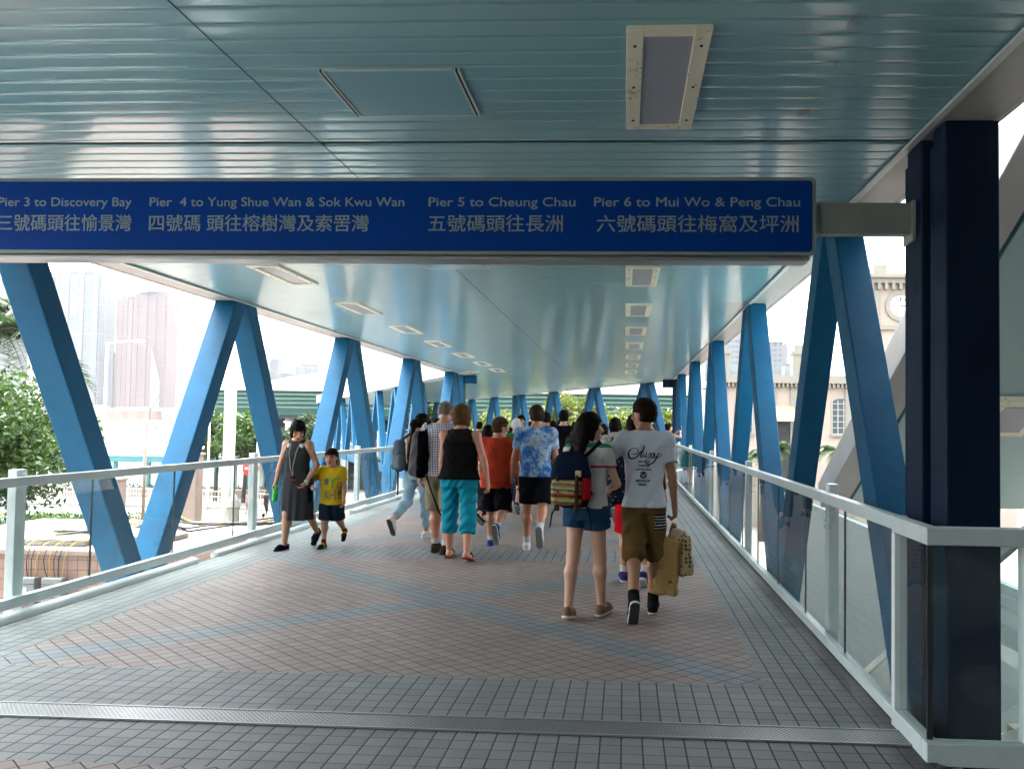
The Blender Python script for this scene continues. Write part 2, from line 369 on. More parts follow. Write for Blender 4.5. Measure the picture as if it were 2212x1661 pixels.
# corner return at the columns
cr = empty('glass_corner_railing', (1.485, 3.86, 0), 'short white-framed glass corner railing in front of the dark columns', 'railing')
X0 = 0
for (p, q, nm) in (((0, .38, 1.0675), (0, -.035, 1.0675), 'handrail'), ((-.035, -.07, 1.0675), (.46, -.07, 1.0675), 'handrail'), ((0, .38, .035), (0, -.035, .035), 'bottom_rail'), ((-.035, -.07, .035), (.46, -.07, .035), 'bottom_rail')):
    MB().beam(p, q, .07, .085 if nm == 'handrail' else .11).build(nm, RAILM, cr, bevel=.007)
MB().box(-.035, .035, .332, .38, .0905, 1.0245).build('post', WHITE, cr, bevel=.005)
MB().box(.425, .47, -.1, -.036, .0905, 1.0245).build('post', WHITE, cr, bevel=.005)
MB().box(-.005, .005, -.06, .331, .0908, 1.0242).build('glass_pane', GLASS, cr)
MB().box(.0, .424, -.075, -.065, .0908, 1.0242).build('glass_pane', GLASS, cr)
MB().box(-.014, .014, -.062, -.05, .0908, 1.0242).build('corner_seal', DARK, cr)
e2 = empty('end_post', (1.505, 4.255, 0), 'white post that ends the long right railing at the glass corner', 'post')
MB().box(-.032, .032, -.012, .03, -.2, 1.103).build('shaft', WHITE, e2, bevel=.005); MB().box(-.036, .036, -.0125, .0305, 1.1035, 1.11).build('cap', RAILM, e2)
# rounded white kerb pipes
for (lab, mw, x, segs) in (('harbour side kerb', Matrix(), -4.765, [(-4, -.2), (.2, 4.05), (4.45, 8.35), (8.75, 12.75), (13.2, 17.3), (17.7, 21.9), (22.3, 25.4)]),
                           ('right kerb', Matrix(), 1.6, [(3.62, 8.2)])):
    for i, (a, b) in enumerate(segs):
        o = MB().tube([(0, 0, 0), (0, .03, 0), (0, b-a-.03, 0), (0, b-a, 0)], [.05, .062, .062, .05], 18).build('kerb_pipe', WHITE, smooth=True)
        o.location = (x, a, .005 if x < 0 else -.09); tag(o, f'white round pipe along the {lab}, {ordinal(i)} length from the camera end', 'kerb pipe', f'pipes along the {lab}')
# drain / chequer plate over the joint
jp = empty('joint_plate', (-1.6, 4.03, 0), 'chequered metal cover strip across the paving at the bridge joint', 'cover plate')
MB().box(-3.12, 3.06, -.083, .083, .002, .008).build('plate', PLATE, jp)
for s in (-1, 1): MB().box(-3.12, 3.06, s*.09-.006, s*.09+.006, .002, .011).build('edge_strip', STEEL, jp)
cb = MB().box(1.62, 2.6, 2.9, 3.55, -.5, -.16).box(1.7, 1.98, 3.2, 3.5, -.158, -.12).build('concrete_block', CONC, bevel=.02); tag(cb, 'rough pale concrete block below the glass corner railing', 'concrete block')

# ---------------------------------------------------------------- ceiling lights and hatches
def ceiling_light(label, x, y0, y1, w=.37):
    e = empty('ceiling_light', (x, (y0+y1)/2, H), label, 'ceiling light', 'recessed ceiling lights'); L = (y1-y0)/2; W = w/2; t = .075
    mb = MB(); z0, z1 = -.022, .012
    mb.box(-W, -W+t, -L, L, z0, z1).box(W-t, W, -L, L, z0, z1).box(-W+t, W-t, -L, -L+t*.8, z0, z1).box(-W+t, W-t, L-t*.8, L, z0, z1)
    mb.build('frame', CREAM, e, bevel=.003)
    MB().box(-W+t-.002, W-t+.002, -L+t*.8-.002, L-t*.8+.002, -.012, .006).build('diffuser', DIFF, e)
    for sx in (-1, 1):
        for sy in (-.75, 0, .75) if y0 < 9 else (): MB().lathe([(.007, -.004), (.007, .004)], (sx*(W-t/2), sy*L, z0-.001), 8).build('screw', DARK, e)
LY = [3.22, 5.65, 8.1, 10.6, 13.05, 15.5, 18.0, 20.5, 23.0]
for i, y in enumerate(LY):
    wh = 'nearest the camera' if i == 0 else ('just behind the sign' if i == 1 else f'{ordinal(i-2)} beyond the hanging sign')
    ceiling_light(f'cream framed ceiling light in the right hand row, {wh}', .17, y, y+1.1)
    if i > 1: ceiling_light(f'cream framed ceiling light in the left hand row, {wh}', -3.98, y, y+1.1)
for i, (px, py, l) in enumerate(((-1.17, 3.87, 'in front of the blue sign'), (-1.85, 8.0, 'just beyond the blue sign'))):
    e = empty('access_hatch', (px, py, H), f'flush ceiling access hatch with silver side strips {l}', 'hatch')
    W, L = .345, .27
    MB().box(-W+.03, W-.03, -L, L, -.0085, .01).build('panel', CEIL, e)
    for s in (-1, 1):
        MB().box(s*(W-.022)-.005, s*(W-.022)+.005, -L, L, -.013, .01).build('side_strip', RAILM, e); MB().box(s*W-.005, s*W+.005, -L, L, -.013, .01).build('side_strip', RAILM, e)
        MB().box(s*(W-.011)-.005, s*(W-.011)+.005, -L, L, -.0095, .01).build('gap', DARK, e)
        MB().box(-W+.03, W-.03, s*L-.004, s*L+.004, -.0105, .01).build('end_strip', RAILM, e)

# ---------------------------------------------------------------- hanging sign
SY = 4.55
sg = empty('direction_sign', (-1.9, SY+.06, 2.83), 'long blue hanging sign with white pier directions in English and Chinese', 'sign')
ox, oy, oz = sg.location
L0, L1, Z0, Z1 = -5.4, 1.12, 2.605, 3.075
def rrect(x0, x1, z0, z1, r, y0, y1, mb):
    pts = []
    for cx, cz, a0 in ((x1-r, z1-r, 0), (x0+r, z1-r, 90), (x0+r, z0+r, 180), (x1-r, z0+r, 270)):
        pts += [(cx+r*math.cos(rad(a0+k*15)), cz+r*math.sin(rad(a0+k*15))) for k in range(7)]
    n = len(pts); mb.add([(x, y0, z) for x, z in pts]+[(x, y1, z) for x, z in pts], [tuple(range(n)), tuple(range(n, 2*n))[::-1]]+[(i, n+i, n+(i+1) % n, (i+1) % n) for i in range(n)])
mb = MB(); rrect(L0-ox, L1-ox, Z0-oz, Z1-oz, .03, -.045, .08, mb); mb.build('frame', SIGNF, sg)
mb = MB(); rrect(L0+.02-ox, L1-.022-ox, Z0+.02-oz, Z1-.022-oz, .022, -.048, -.0452, mb); mb.build('panel', SIGNB, sg)
mb = MB(); mb.box(L0-ox, L1-.03-ox, -.03, .12, Z0-.03-oz, Z0-.002-oz); mb.build('bottom_channel', STEEL, sg, bevel=.01)
mb = MB().box(1.125-ox, 1.688-ox, .0, .07, 2.745-oz, 2.935-oz); mb.build('bracket', SIGNF, sg, bevel=.004)
MB().box(1.69-ox, 1.712-ox, -.03, .13, 2.70-oz, 2.945-oz).build('bracket_flange', SIGNF, sg, bevel=.004)
bl = MB()
for px in (86, 278, 470, 672, 872, 1080, 1288, 1498, 1707):
    X = -3.925+px*.002859
    for z in (2.995, 2.69): bl.lathe([(.0045, -.002), (.0045, .002)], (0, 0, 0), 8); vs = bl.v[-16:]; bl.v[-16:] = [(v[0]+X-ox, v[2]-.049, v[1]+z-oz) for v in vs]
bl.build('rivet', DARK, sg)
def sx_(px): return -3.925+px*.002859
def sign_text(s, p0, p1, z0, z1, bold):
    v, f = text_mesh(s, res=4)
    x, y = v[:, 0], v[:, 1]
    x = (x-x.min())/(x.max()-x.min())*(sx_(p1)-sx_(p0))+sx_(p0)
    b, t = (0, .728) if ord(s[0]) < 256 else (y.min(), y.max())
    z = z0+(y-b)/(t-b)*(z1-z0)
    edges = sorted((min(x[i] for i in q), max(x[i] for i in q), n) for n, q in enumerate(f)); words, hi = [[]], edges[0][1]
    for a, b_, n in edges:                                  # one part per word
        if a > hi+(.019 if ord(s[0]) < 256 else .03): words.append([])
        words[-1].append(f[n]); hi = max(hi, b_)
    for wf in words: letters(wf, x, z, bold)
def letters(wf, x, z, bold):
    ids = sorted({i for q in wf for i in q}); mp = {i: n for n, i in enumerate(ids)}; x, z = x[ids], z[ids]; f = [tuple(mp[i] for i in q) for q in wf]
    mb = MB()
    for k, (dx, dz) in enumerate(((0, 0), (bold, 0), (-bold, 0), (0, bold), (0, -bold))):   # heavier weight from shifted layers
        mb.add([(a+dx-ox, -.0486-.0002*k, c+dz-oz) for a, c in zip(x, z)], f)
    return mb.build('lettering', SIGNW, sg)
for s, a, b, c, d in (('Pier 3 to Discovery Bay', '三號碼頭往愉景灣', -4, 296, 297), ('Pier  4 to Yung Shue Wan & Sok Kwu Wan', '四號碼 頭往榕樹灣及索罟灣', 337, 896, 820),
                      ('Pier 5 to Cheung Chau', '五號碼頭往長洲', 949, 1262, 1236), ('Pier 6 to Mui Wo & Peng Chau', '六號碼頭往梅窩及坪洲', 1302, 1731, 1728)):
    sign_text(s, b, c, 2.898, 2.955, .0009)
    sign_text(a, b+(6 if b > 1000 else 0), d, 2.742, 2.846, .0008)

# ---------------------------------------------------------------- landing roof, and an added light-blocking building behind the camera
lr = empty('landing_roof', (8, -4, H), 'flat teal soffit over the landing at the top right corner', 'roof')
MB().box(-5.935, 9, -8, 8.02, .0, .03).build('soffit', CEIL, lr); MB().box(-5.935, 9, -8, 8.09, .035, .45).build('roof_slab', FASCIA, lr)
GREYW = mat('light_block_wall', rough=.7, fn=worn((.10, .11, .115), (.07, .075, .08), 1.2, .5))
cw0 = empty('light_block_building', (2, -13, -5.5), 'added unseen building behind the camera that keeps light off the columns', 'building')  # unseen building with side wall, added to block daylight behind the camera
MB().box(-14, 16, -.6, 0, 0, 9.8).build('wall', GREYW, cw0); MB().box(15.3, 16, .01, 17.0, 0, 9.2).build('added_side_wall', GREYW, cw0); MB().box(-5, -2, .005, .05, 5.5, 7.9).box(-1.6, 1.4, .005, .05, 5.5, 7.9).build('door', mat('dark_glass', (.02, .025, .03), .1), cw0)
# ---------------------------------------------------------------- implicit surfaces for people, clothes and bags
KCOL = .9     # everyday dye and skin albedos under this exposure
def smin(a, b, k):
    if k <= 0: return np.minimum(a, b)
    h = np.clip(.5+.5*(a-b)/k, 0, 1); return a*(1-h)+b*h-k*h*(1-h)
def N3(v): v = np.asarray(v, float); return v/np.linalg.norm(v)
class Field:
    def __init__(s, h): s.h = h; s.ops = []
    def add(s, fn, lo, hi, k=.02): s.ops.append((fn, np.array(lo, float), np.array(hi, float), k, 0)); return s
    def cut(s, fn): s.ops.append((fn, None, None, 0, 1)); return s
    def cone(s, a, b, ra, rb, k=.02, flat=None, clip=None, wr=None):
        a, b = np.asarray(a, float), np.asarray(b, float); ba = b-a; L2 = max(ba@ba, 1e-9); R = max(ra, rb)
        def fn(x, y, z):
            px, py, pz = x-a[0], y-a[1], z-a[2]
            t = np.clip((px*ba[0]+py*ba[1]+pz*ba[2])/L2, 0, 1)
            qx, qy, qz = px-t*ba[0], py-t*ba[1], pz-t*ba[2]
            if flat:
                ax, fa = flat; d = (qx*ax[0]+qy*ax[1]+qz*ax[2])*(fa-1); qx, qy, qz = qx+d*ax[0], qy+d*ax[1], qz+d*ax[2]
            d = np.sqrt(qx*qx+qy*qy+qz*qz)-(ra+(rb-ra)*t)
            if wr: d = d+wr(x, y, z)
            for c in clip or (): d = np.maximum(d, (x-c[0][0])*c[1][0]+(y-c[0][1])*c[1][1]+(z-c[0][2])*c[1][2])
            return d
        m = R+.01
        return s.add(fn, np.minimum(a, b)-m, np.maximum(a, b)+m, k)
    def ell(s, c, r, k=.02, M=None, clip=None, wr=None):
        c, r = np.asarray(c, float), np.asarray(r, float); M = np.eye(3) if M is None else M
        def fn(x, y, z):
            p = [x-c[0], y-c[1], z-c[2]]
            q = [M[0][i]*p[0]+M[1][i]*p[1]+M[2][i]*p[2] for i in range(3)]
            k0 = np.sqrt(sum((q[i]/r[i])**2 for i in range(3)))+1e-6; k1 = np.sqrt(sum((q[i]/r[i]**2)**2 for i in range(3)))+1e-6
            d = k0*(k0-1)/k1
            if wr: d = d+wr(x, y, z)
            for cl in clip or (): d = np.maximum(d, cl(*q))
            return d
        R = r.max()+.01
        return s.add(fn, c-R, c+R, k)
    def rbox(s, c, hs, rr, k=.0, M=None, wr=None, taper=0):
        c, hs = np.asarray(c, float), np.asarray(hs, float); M = np.eye(3) if M is None else M
        def fn(x, y, z):
            p = [x-c[0], y-c[1], z-c[2]]
            q = [M[0][i]*p[0]+M[1][i]*p[1]+M[2][i]*p[2] for i in range(3)]
            sc = 1-taper*q[2]/hs[2] if taper else 1
            e = [np.abs(q[0])/sc-hs[0]+rr, np.abs(q[1])/sc-hs[1]+rr, np.abs(q[2])-hs[2]+rr]
            d = np.sqrt(sum(np.maximum(v, 0)**2 for v in e))+np.minimum(np.maximum(np.maximum(e[0], e[1]), e[2]), 0)-rr
            return d+wr(x, y, z) if wr else d
        R = np.linalg.norm(hs)*(1+abs(taper))+.01
        return s.add(fn, c-R, c+R, k)
    def loft(s, zs, rx, ry, yc, k=.03, T=None, z0=None, z1=None, pw=2.3, wr=None, ucut=.006):
        """elliptical sections stacked along the local up axis of frame T (4x4 array)"""
        T = np.eye(4) if T is None else T; zz = np.linspace(zs[0], zs[-1], 80)
        def sm(a):
            v = np.interp(zz, zs, a); kk = np.ones(9)/9; return np.convolve(np.pad(v, 4, 'edge'), kk, 'valid')
        RX, RY, YC = sm(rx), sm(ry), sm(yc); z0 = zs[0] if z0 is None else z0; z1 = zs[-1] if z1 is None else z1
        def fn(x, y, z):
            px, py, pz = x-T[0, 3], y-T[1, 3], z-T[2, 3]
            q = [px*T[0, i]+py*T[1, i]+pz*T[2, i] for i in range(3)]; w = q[2]
            a, b, cc = np.interp(w, zz, RX).astype(np.float32), np.interp(w, zz, RY).astype(np.float32), np.interp(w, zz, YC).astype(np.float32)
            d = ((np.abs(q[0]/a)**pw+np.abs((q[1]-cc)/b)**pw)**(1/pw)-1)*np.minimum(a, b)
            if wr: d = d+wr(x, y, z)
            return np.maximum(d, np.maximum(w-z1, z0-w))
        mx, my = max(rx)+.03, max(ry)+max(abs(v) for v in yc)+.03
        P = np.array([(T @ np.array([i*mx, j*my, w, 1]))[:3] for i in (-1, 1) for j in (-1, 1) for w in (z0-.02, z1+.02)])
        return s.add(fn, P.min(0), P.max(0), k)
    def mesh(s, name, m, parent=None, col=None, smooth=True):
        h = s.h; adds = [o for o in s.ops if not o[4]]
        lo = np.min([o[1] for o in adds], 0)-2.5*h; hi = np.max([o[2] for o in adds], 0)+2.5*h
        n = np.ceil((hi-lo)/h).astype(int)+1
        ax = [(lo[i]+h*np.arange(n[i])).astype(np.float32) for i in range(3)]
        D = np.full(n, .2, np.float32)
        for fn, a, b, k, cut in s.ops:
            if cut: D = np.maximum(D, fn(ax[0][:, None, None], ax[1][None, :, None], ax[2][None, None, :])); continue
            i0 = np.maximum(np.floor((a-k-h-lo)/h).astype(int), 0); i1 = np.minimum(np.ceil((b+k+h-lo)/h).astype(int)+1, n)
            sl = tuple(slice(i0[j], i1[j]) for j in range(3))
            d = fn(ax[0][sl[0]][:, None, None], ax[1][sl[1]][None, :, None], ax[2][sl[2]][None, None, :])
            D[sl] = smin(D[sl], d, k)
        I = D < 0
        c = sum(I[i:n[0]-1+i, j:n[1]-1+j, l:n[2]-1+l].astype(np.int8) for i in (0, 1) for j in (0, 1) for l in (0, 1))
        A = np.argwhere((c > 0) & (c < 8)); idx = -np.ones(c.shape, np.int32); idx[tuple(A.T)] = np.arange(len(A))
        P = np.zeros((len(A), 3), np.float32); W = np.zeros(len(A), np.float32)
        cor = [(i, j, l) for i in (0, 1) for j in (0, 1) for l in (0, 1)]
        val = {o: D[A[:, 0]+o[0], A[:, 1]+o[1], A[:, 2]+o[2]] for o in cor}
        for o in cor:
            for axi in range(3):
                if o[axi]: continue
                q = list(o); q[axi] = 1; q = tuple(q); va, vb = val[o], val[q]; mk = (va < 0) != (vb < 0)
                t = np.where(mk, va/np.where(mk, va-vb, 1), 0)
                for j in range(3): P[:, j] += np.where(mk, o[j]+(t if j == axi else 0), 0)
                W += mk
        P = (P/W[:, None]+A)*h+lo
        F = []
        for axi in range(3):
            a1, a2 = (axi+1) % 3, (axi+2) % 3
            sa = [slice(None)]*3; sb = [slice(None)]*3; sa[axi] = slice(0, -1); sb[axi] = slice(1, None)
            for q in (sa, sb): q[a1] = slice(1, -1); q[a2] = slice(1, -1)
            ia, ib = I[tuple(sa)], I[tuple(sb)]
            for flip, mk in ((0, ia & ~ib), (1, ~ia & ib)):
                E_ = np.argwhere(mk)
                if not len(E_): continue
                E_[:, a1] += 1; E_[:, a2] += 1
                def cell(u, v):
                    q = E_.copy(); q[:, a1] -= u; q[:, a2] -= v; return idx[tuple(q.T)]
                qd = np.stack([cell(1, 1), cell(0, 1), cell(0, 0), cell(1, 0)], 1)
                F.append(qd[:, ::-1] if flip else qd)
        F = np.concatenate(F)
        me = bpy.data.meshes.new(name); me.vertices.add(len(P)); me.vertices.foreach_set('co', P.ravel().astype(np.float32))
        me.loops.add(F.size); me.loops.foreach_set('vertex_index', F.ravel().astype(np.int32)); me.polygons.add(len(F))
        me.polygons.foreach_set('loop_start', np.arange(0, F.size, 4, dtype=np.int32)); me.update(calc_edges=True)
        if smooth: me.shade_smooth()
        if col is not None:
            cc = np.ones((len(P), 4), np.float32); cc[:, :3] = np.power(np.array(col(P) if callable(col) else col, float), 1.3)*KCOL*1.25
            at = me.attributes.new('Col', 'FLOAT_COLOR', 'POINT'); at.data.foreach_set('color', cc.ravel())
        me.materials.append(m); o = bpy.data.objects.new(name, me); COL.objects.link(o)
        if parent: o.parent = parent
        return o

SKIN = mat('skin', rough=.5, fn=lambda g: (g.base(g.attr()), g.b.inputs['Subsurface Weight'].__setattr__('default_value', .08), g.b.inputs['Subsurface Scale'].__setattr__('default_value', .01)))
CLOTH = mat('cloth', rough=.9, spec=.06, fn=lambda g: (g.base(g.mix(g.noise(60, 4)*.35, g.attr(), g.mix(.55, g.attr(), (.02, .02, .02)))), g.bump(g.noise(220, 2), .0015)))
HAIR = mat('hair', rough=.6, spec=.05, fn=lambda g: (lambda x, y, z: (g.base(g.mix(g.noise(1, 3, vec=g.vec(x*90, y*90, z*9))*.5, g.attr(), g.mix(.07, g.attr(), (.2, .13, .08)))), g.bump(g.noise(1, 3, vec=g.vec(x*120, y*120, z*10)), .006)))(*g.xyz()))
def stripes2(f1, f2, th=.5): return lambda v: ((v*f1).fr() < th)
def plaid_fn(g):
    x, y, z = g.xyz(); u = x+y*.6; s = 34
    a, b = (u*s).fr() < .5, (z*s).fr() < .5; r1, r2 = (u*s*.5).fr() < .25, (z*s*.5).fr() < .25
    c = g.mix((a+b)*.42, (.52, .53, .57), (.03, .04, .10)); g.base(g.mix(r1.max(r2)*.35, c, (.2, .05, .08))); g.bump(g.noise(200, 2), .001)
PLAID = mat('checked_cotton', rough=.85, spec=.2, fn=plaid_fn)
def tie_fn(g):
    n = g.noise(5.5, 5, rough=.6, dist=.6); n2 = g.noise(26, 4, rough=.75)
    v = n*.62+n2*.38
    c = g.mix(g.ramp(v, .43, .53), (.46, .54, .60), (.045, .18, .46)); c = g.mix(g.ramp(v, .55, .63), c, (.01, .06, .28)); g.base(c); g.bump(g.noise(200, 2), .001)
TIE = mat('tie_dye_cotton', rough=.85, spec=.2, fn=tie_fn)
def lace_fn(g): g.base(g.mix(g.ramp(g.voro(55), .25, .5), (.55, .53, .51), (.26, .22, .19)))
LACE = mat('lace', rough=.85, spec=.2, fn=lace_fn)

def wrk(amp, seed, f=1.0, horiz=0):
    s1, s2 = seed*1.7, seed*2.9
    def fn(x, y, z):
        a = np.sin(f*(26*x+11*z+8*y)+s1+1.5*np.sin(7*z+s2))*np.sin(f*(13*z-9*x)+s2)
        b = np.sin(f*(-31*x+24*z+15*y)+s2+2*np.sin(6*x+s1))*.6
        c = np.sin(f*(46*z+9*np.sin(9*x+s1))+s1)*horiz
        return (amp*(a+b+c)).astype(np.float32)
    return fn
def Rz(a): c, s = math.cos(a), math.sin(a); return np.array([[c, -s, 0], [s, c, 0], [0, 0, 1.]])
def Rx(a): c, s = math.cos(a), math.sin(a); return np.array([[1, 0, 0], [0, c, -s], [0, s, c]])
PROF = {  # z, rx, ry, yc of the trunk
 'm': ([.82, .90, .97, 1.06, 1.16, 1.27, 1.36, 1.42, 1.47, 1.50], [.150, .172, .166, .150, .155, .170, .178, .150, .085, .055], [.10, .118, .112, .10, .104, .112, .104, .085, .065, .055], [0, -.015, -.012, 0, .0, .0, -.008, -.012, -.01, 0]),
 'f': ([.82, .90, .97, 1.06, 1.14, 1.26, 1.34, 1.40, 1.45, 1.49], [.155, .178, .168, .132, .130, .146, .150, .125, .075, .048], [.105, .122, .108, .092, .094, .112, .098, .078, .058, .048], [-.01, -.022, -.015, 0, .004, .014, 0, -.01, -.01, 0])}
class Person:
    def __init__(p, label, pos, rot, Ht, sex='m', h=.009, skin=(.42, .25, .17), legs=((0, 0, 0), (0, 0, 0)), arms=((0, 6, 10), (0, 6, 10)), head=(0, 0), lean=2, fat=1.0, group=None, hs=1.0, targets=(None, None), stance=0, grip=(25, 45), shw=1.0, mesh_face=False):
        p.h, p.sex, p.skin, p.fat = h, sex, np.array(skin), fat
        s = p.s = Ht/1.735; p.seed = abs(hash(label)) % 97 if False else sum(map(ord, label)) % 97
        p.e = empty('person', (pos[0], pos[1], 0), label, 'person', group, rz=rad(rot)); p.rot = rad(rot)
        th, sh, ah = .42*s, .405*s, .082*s
        hipw = (.088 if sex == 'm' else .09)*s*(fat**.5)
        # legs: (thigh swing forward, knee bend, foot pitch down)
        p.leg = []
        for i, sd in enumerate((-1, 1)):
            f, k, ft = [rad(v) for v in legs[i][:3]]; ab = rad(legs[i][3]) if len(legs[i]) > 3 else rad(1.0)+stance
            dth = np.array([sd*math.sin(ab), math.sin(f)*math.cos(ab), -math.cos(f)*math.cos(ab)])
            dsh = np.array([sd*math.sin(ab)*.6, math.sin(f-k), -math.cos(f-k)])
            hip = np.array([sd*hipw, 0, 0]); kn = hip+dth*th; an = kn+N3(dsh)*sh
            toe = Rz(-sd*rad(6)) @ np.array([0, math.cos(ft), -math.sin(ft)]); nrm = Rz(-sd*rad(6)) @ np.array([0, math.sin(ft), math.cos(ft)])
            low = min((an+toe*t*s-nrm*ah)[2] for t in (-.06, .18)); p.leg.append([hip, kn, an, toe, nrm, low])
        lo = min(l[5] for l in p.leg); up = np.array([0, 0, -lo])
        for l in p.leg: l[0], l[1], l[2] = l[0]+up, l[1]+up, l[2]+up
        p.hipz = -lo
        L = rad(lean); T = np.eye(4); T[:3, :3] = Rx(-L); T[:3, 3] = (0, 0, p.hipz-.905*s*math.cos(0)); base = np.array([0, 0, p.hipz])
        # trunk frame pivots at the hips
        T[:3, 3] = base-T[:3, :3] @ np.array([0, 0, .905*s]); p.T = T
        def tp(x, y, z): return (T @ np.array([x*s, y*s, z*s, 1]))[:3]
        p.tp = tp
        shx = (.182 if sex == 'm' else .158)*shw*(1+.35*(fat-1))
        p.sho = [tp(-shx, -.01, 1.415), tp(shx, -.01, 1.415)]
        p.neck = tp(0, -.008, 1.46); p.arm = []
        for i, sd in enumerate((-1, 1)):
            ua, fa = .295*s, .262*s
            if targets[i] is not None:
                tgt, pole = np.array(targets[i][0], float), N3(targets[i][1]); v = tgt-p.sho[i]; d = min(np.linalg.norm(v), (ua+fa)*.995); u = N3(v)
                a = (ua*ua-fa*fa+d*d)/(2*d); hh = math.sqrt(max(ua*ua-a*a, 0)); q = N3(pole-u*(pole@u)); el = p.sho[i]+u*a+q*hh; wr = p.sho[i]+u*d
            else:
                a, b, e = [rad(v) for v in arms[i][:3]]; b2 = rad(arms[i][3]) if len(arms[i]) > 3 else b*.35
                el = p.sho[i]+ua*np.array([sd*math.sin(b), math.sin(a)*math.cos(b), -math.cos(a)*math.cos(b)])
                wr = el+fa*np.array([sd*math.sin(b2), math.sin(a+e)*math.cos(b2), -math.cos(a+e)*math.cos(b2)])
            p.arm.append((p.sho[i], el, wr))
        p.hs = hs*s*1.07; hb = p.neck+np.array([0, .012, .006])*s
        yaw, pit = rad(head[0]), rad(head[1]); p.HM = Rz(yaw) @ Rx(-pit)      # columns: right, forward, up
        p.hc = hb+np.array([0, .018, 0])*s+T[:3, :3] @ np.array([0, 0, .055*s])+p.HM @ np.array([0, .012, .10])*p.hs
        p.grip = grip
        p.body(mesh_face)
    def hp(p, x, y, z): return p.hc+p.HM @ (np.array([x, y, z])*p.hs)
    def body(p, face):
        s, F = p.s, Field(p.h); fat = p.fat; fm = p.sex == 'f'
        zs, rx, ry, yc = PROF[p.sex]
        F.loft([z*s for z in zs], [v*s*fat for v in rx], [v*s*fat for v in ry], [v*s for v in yc], .03, p.T)
        for i, sd in enumerate((-1, 1)):
            hip, kn, an, toe, nrm, _ = p.leg[i]; fl = fat**.7
            F.cone(hip+np.array([0, -.005, -.01])*s, kn, .086*s*fl, .056*s*fl, .05)
            d = N3(an-kn); back = N3(np.cross(d, [1, 0, 0])); back = back if back[1] < 0 else -back
            cm = kn+(an-kn)*.30+back*.014*s
            F.cone(kn, cm, .05*s*fl, .056*s*fl, .03); F.cone(cm, an, .055*s*fl, .036*s, .03)
            F.cone(an-toe*.035*s-nrm*.045*s, an+toe*.10*s-nrm*.05*s, .034*s, .036*s, .03); F.cone(an+toe*.10*s-nrm*.052*s, an+toe*.155*s-nrm*.058*s, .036*s, .026*s, .02, flat=(nrm, 1.4))
            sh, el, wr = p.arm[i]; am = (.047 if not fm else .041)*s*fat**.6
            F.ell(sh, [am*1.28]*3, .05); F.cone(sh, el, am*1.08, am*.83, .03); mid = el+(wr-el)*.28
            F.cone(el, mid, am*.82, am*.86, .02); F.cone(mid, wr, am*.86, am*.55, .02)
            F.cone(p.neck+np.array([0, -.01, .02])*s, sh*.75+p.neck*.25+np.array([0, 0, -.012]), .045*s, .038*s, .05)
            p.hand(F, i, sd)
        F.cone(p.neck+np.array([0, -.012, -.03])*s, p.hp(0, -.02, -.03), (.056 if not fm else .047)*s, (.055 if not fm else .046)*s, .03)
        h = p.hs; M = p.HM
        F.ell(p.hp(0, -.012, .03), np.array([.073, .09, .087])*h, .02, M); F.ell(p.hp(0, .022, -.045), np.array([.056, .062, .066])*h, .03, M)
        F.ell(p.hp(0, .048, -.092), np.array([.026, .022, .02])*h, .025, M)
        F.cone(p.hp(0, .078, .008), p.hp(0, .102, -.026), .010*h, .0145*h, .012); F.ell(p.hp(0, .09, -.03), np.array([.02, .013, .011])*h, .01, M)
        F.ell(p.hp(0, .066, .034), np.array([.05, .018, .012])*h, .018, M); F.ell(p.hp(0, .079, -.064), np.array([.024, .011, .012])*h, .01, M)
        for sd in (-1, 1): F.ell(p.hp(sd*.075, -.012, -.012), np.array([.011, .022, .033])*h, .008, M); F.ell(p.hp(sd*.04, .062, -.02), np.array([.024, .02, .022])*h, .02, M)
        def col(P):
            c = np.tile(p.skin, (len(P), 1)); q = ((P-p.hc) @ M)/h
            e = (((np.abs(q[:, 0])-.032)/.016)**2+((q[:, 2]-.012)/.0075)**2 < 1) & (q[:, 1] > .05); c[e] = (.025, .018, .015)
            b = (np.abs(np.abs(q[:, 0])-.034) < .02) & (np.abs(q[:, 2]-.034) < .006) & (q[:, 1] > .05); c[b] = (.04, .028, .022)
            l = ((q[:, 0]/.024)**2+((q[:, 2]+.064)/.0085)**2 < 1) & (q[:, 1] > .06); c[l] = (.36, .10, .085)
            ck = np.exp(-(((np.abs(q[:, 0])-.042)/.022)**2+((q[:, 2]+.025)/.022)**2))*(q[:, 1] > .03); c *= 1+ck[:, None]*np.array([.12, -.08, -.08])
            return c
        p.bodyo = F.mesh('body', SKIN, p.e, col)
    def hand(p, F, i, sd):
        sh, el, wr = p.arm[i]; s = p.s; d = N3(wr-el); side = np.array([-sd, .25, 0.]); n = N3(side-d*(side@d)); w = N3(np.cross(n, d)); w = w if w[1]+w[2]*.3 > 0 else -w
        g0, g1 = [rad(v) for v in p.grip]; fm = .92 if p.sex == 'f' else 1.0; s = s*fm
        M = np.stack([w, n, d], 1); F.ell(wr+d*.048*s, np.array([.040, .019, .055])*s, .015, M); F.cone(wr, wr+d*.03*s, .026*s, .028*s, .02, flat=(n, 1.3))
        for j in range(4):
            l = (.041, .046, .043, .034)[j]*s; b = wr+d*(.088, .092, .09, .082)[j]*s+w*(.031, .0105, -.0105, -.030)[j]*s; r = max(.0088*s, p.h*.95)
            gg = g0+.12*j; d1 = d*math.cos(gg)+n*math.sin(gg); d2 = d*math.cos(gg+g1)+n*math.sin(gg+g1); m1 = b+d1*l; m2 = m1+d2*l*.95
            F.cone(b-d*.015*s, m1, r*1.05, r, .004); F.cone(m1, m2, r, r*.8, .003)
        b = wr+d*.028*s+w*.03*s; t1 = N3(d*.62+w*.62+n*.42); t2 = N3(d*.9+w*.1+n*.5); r = max(.0105*s, p.h)
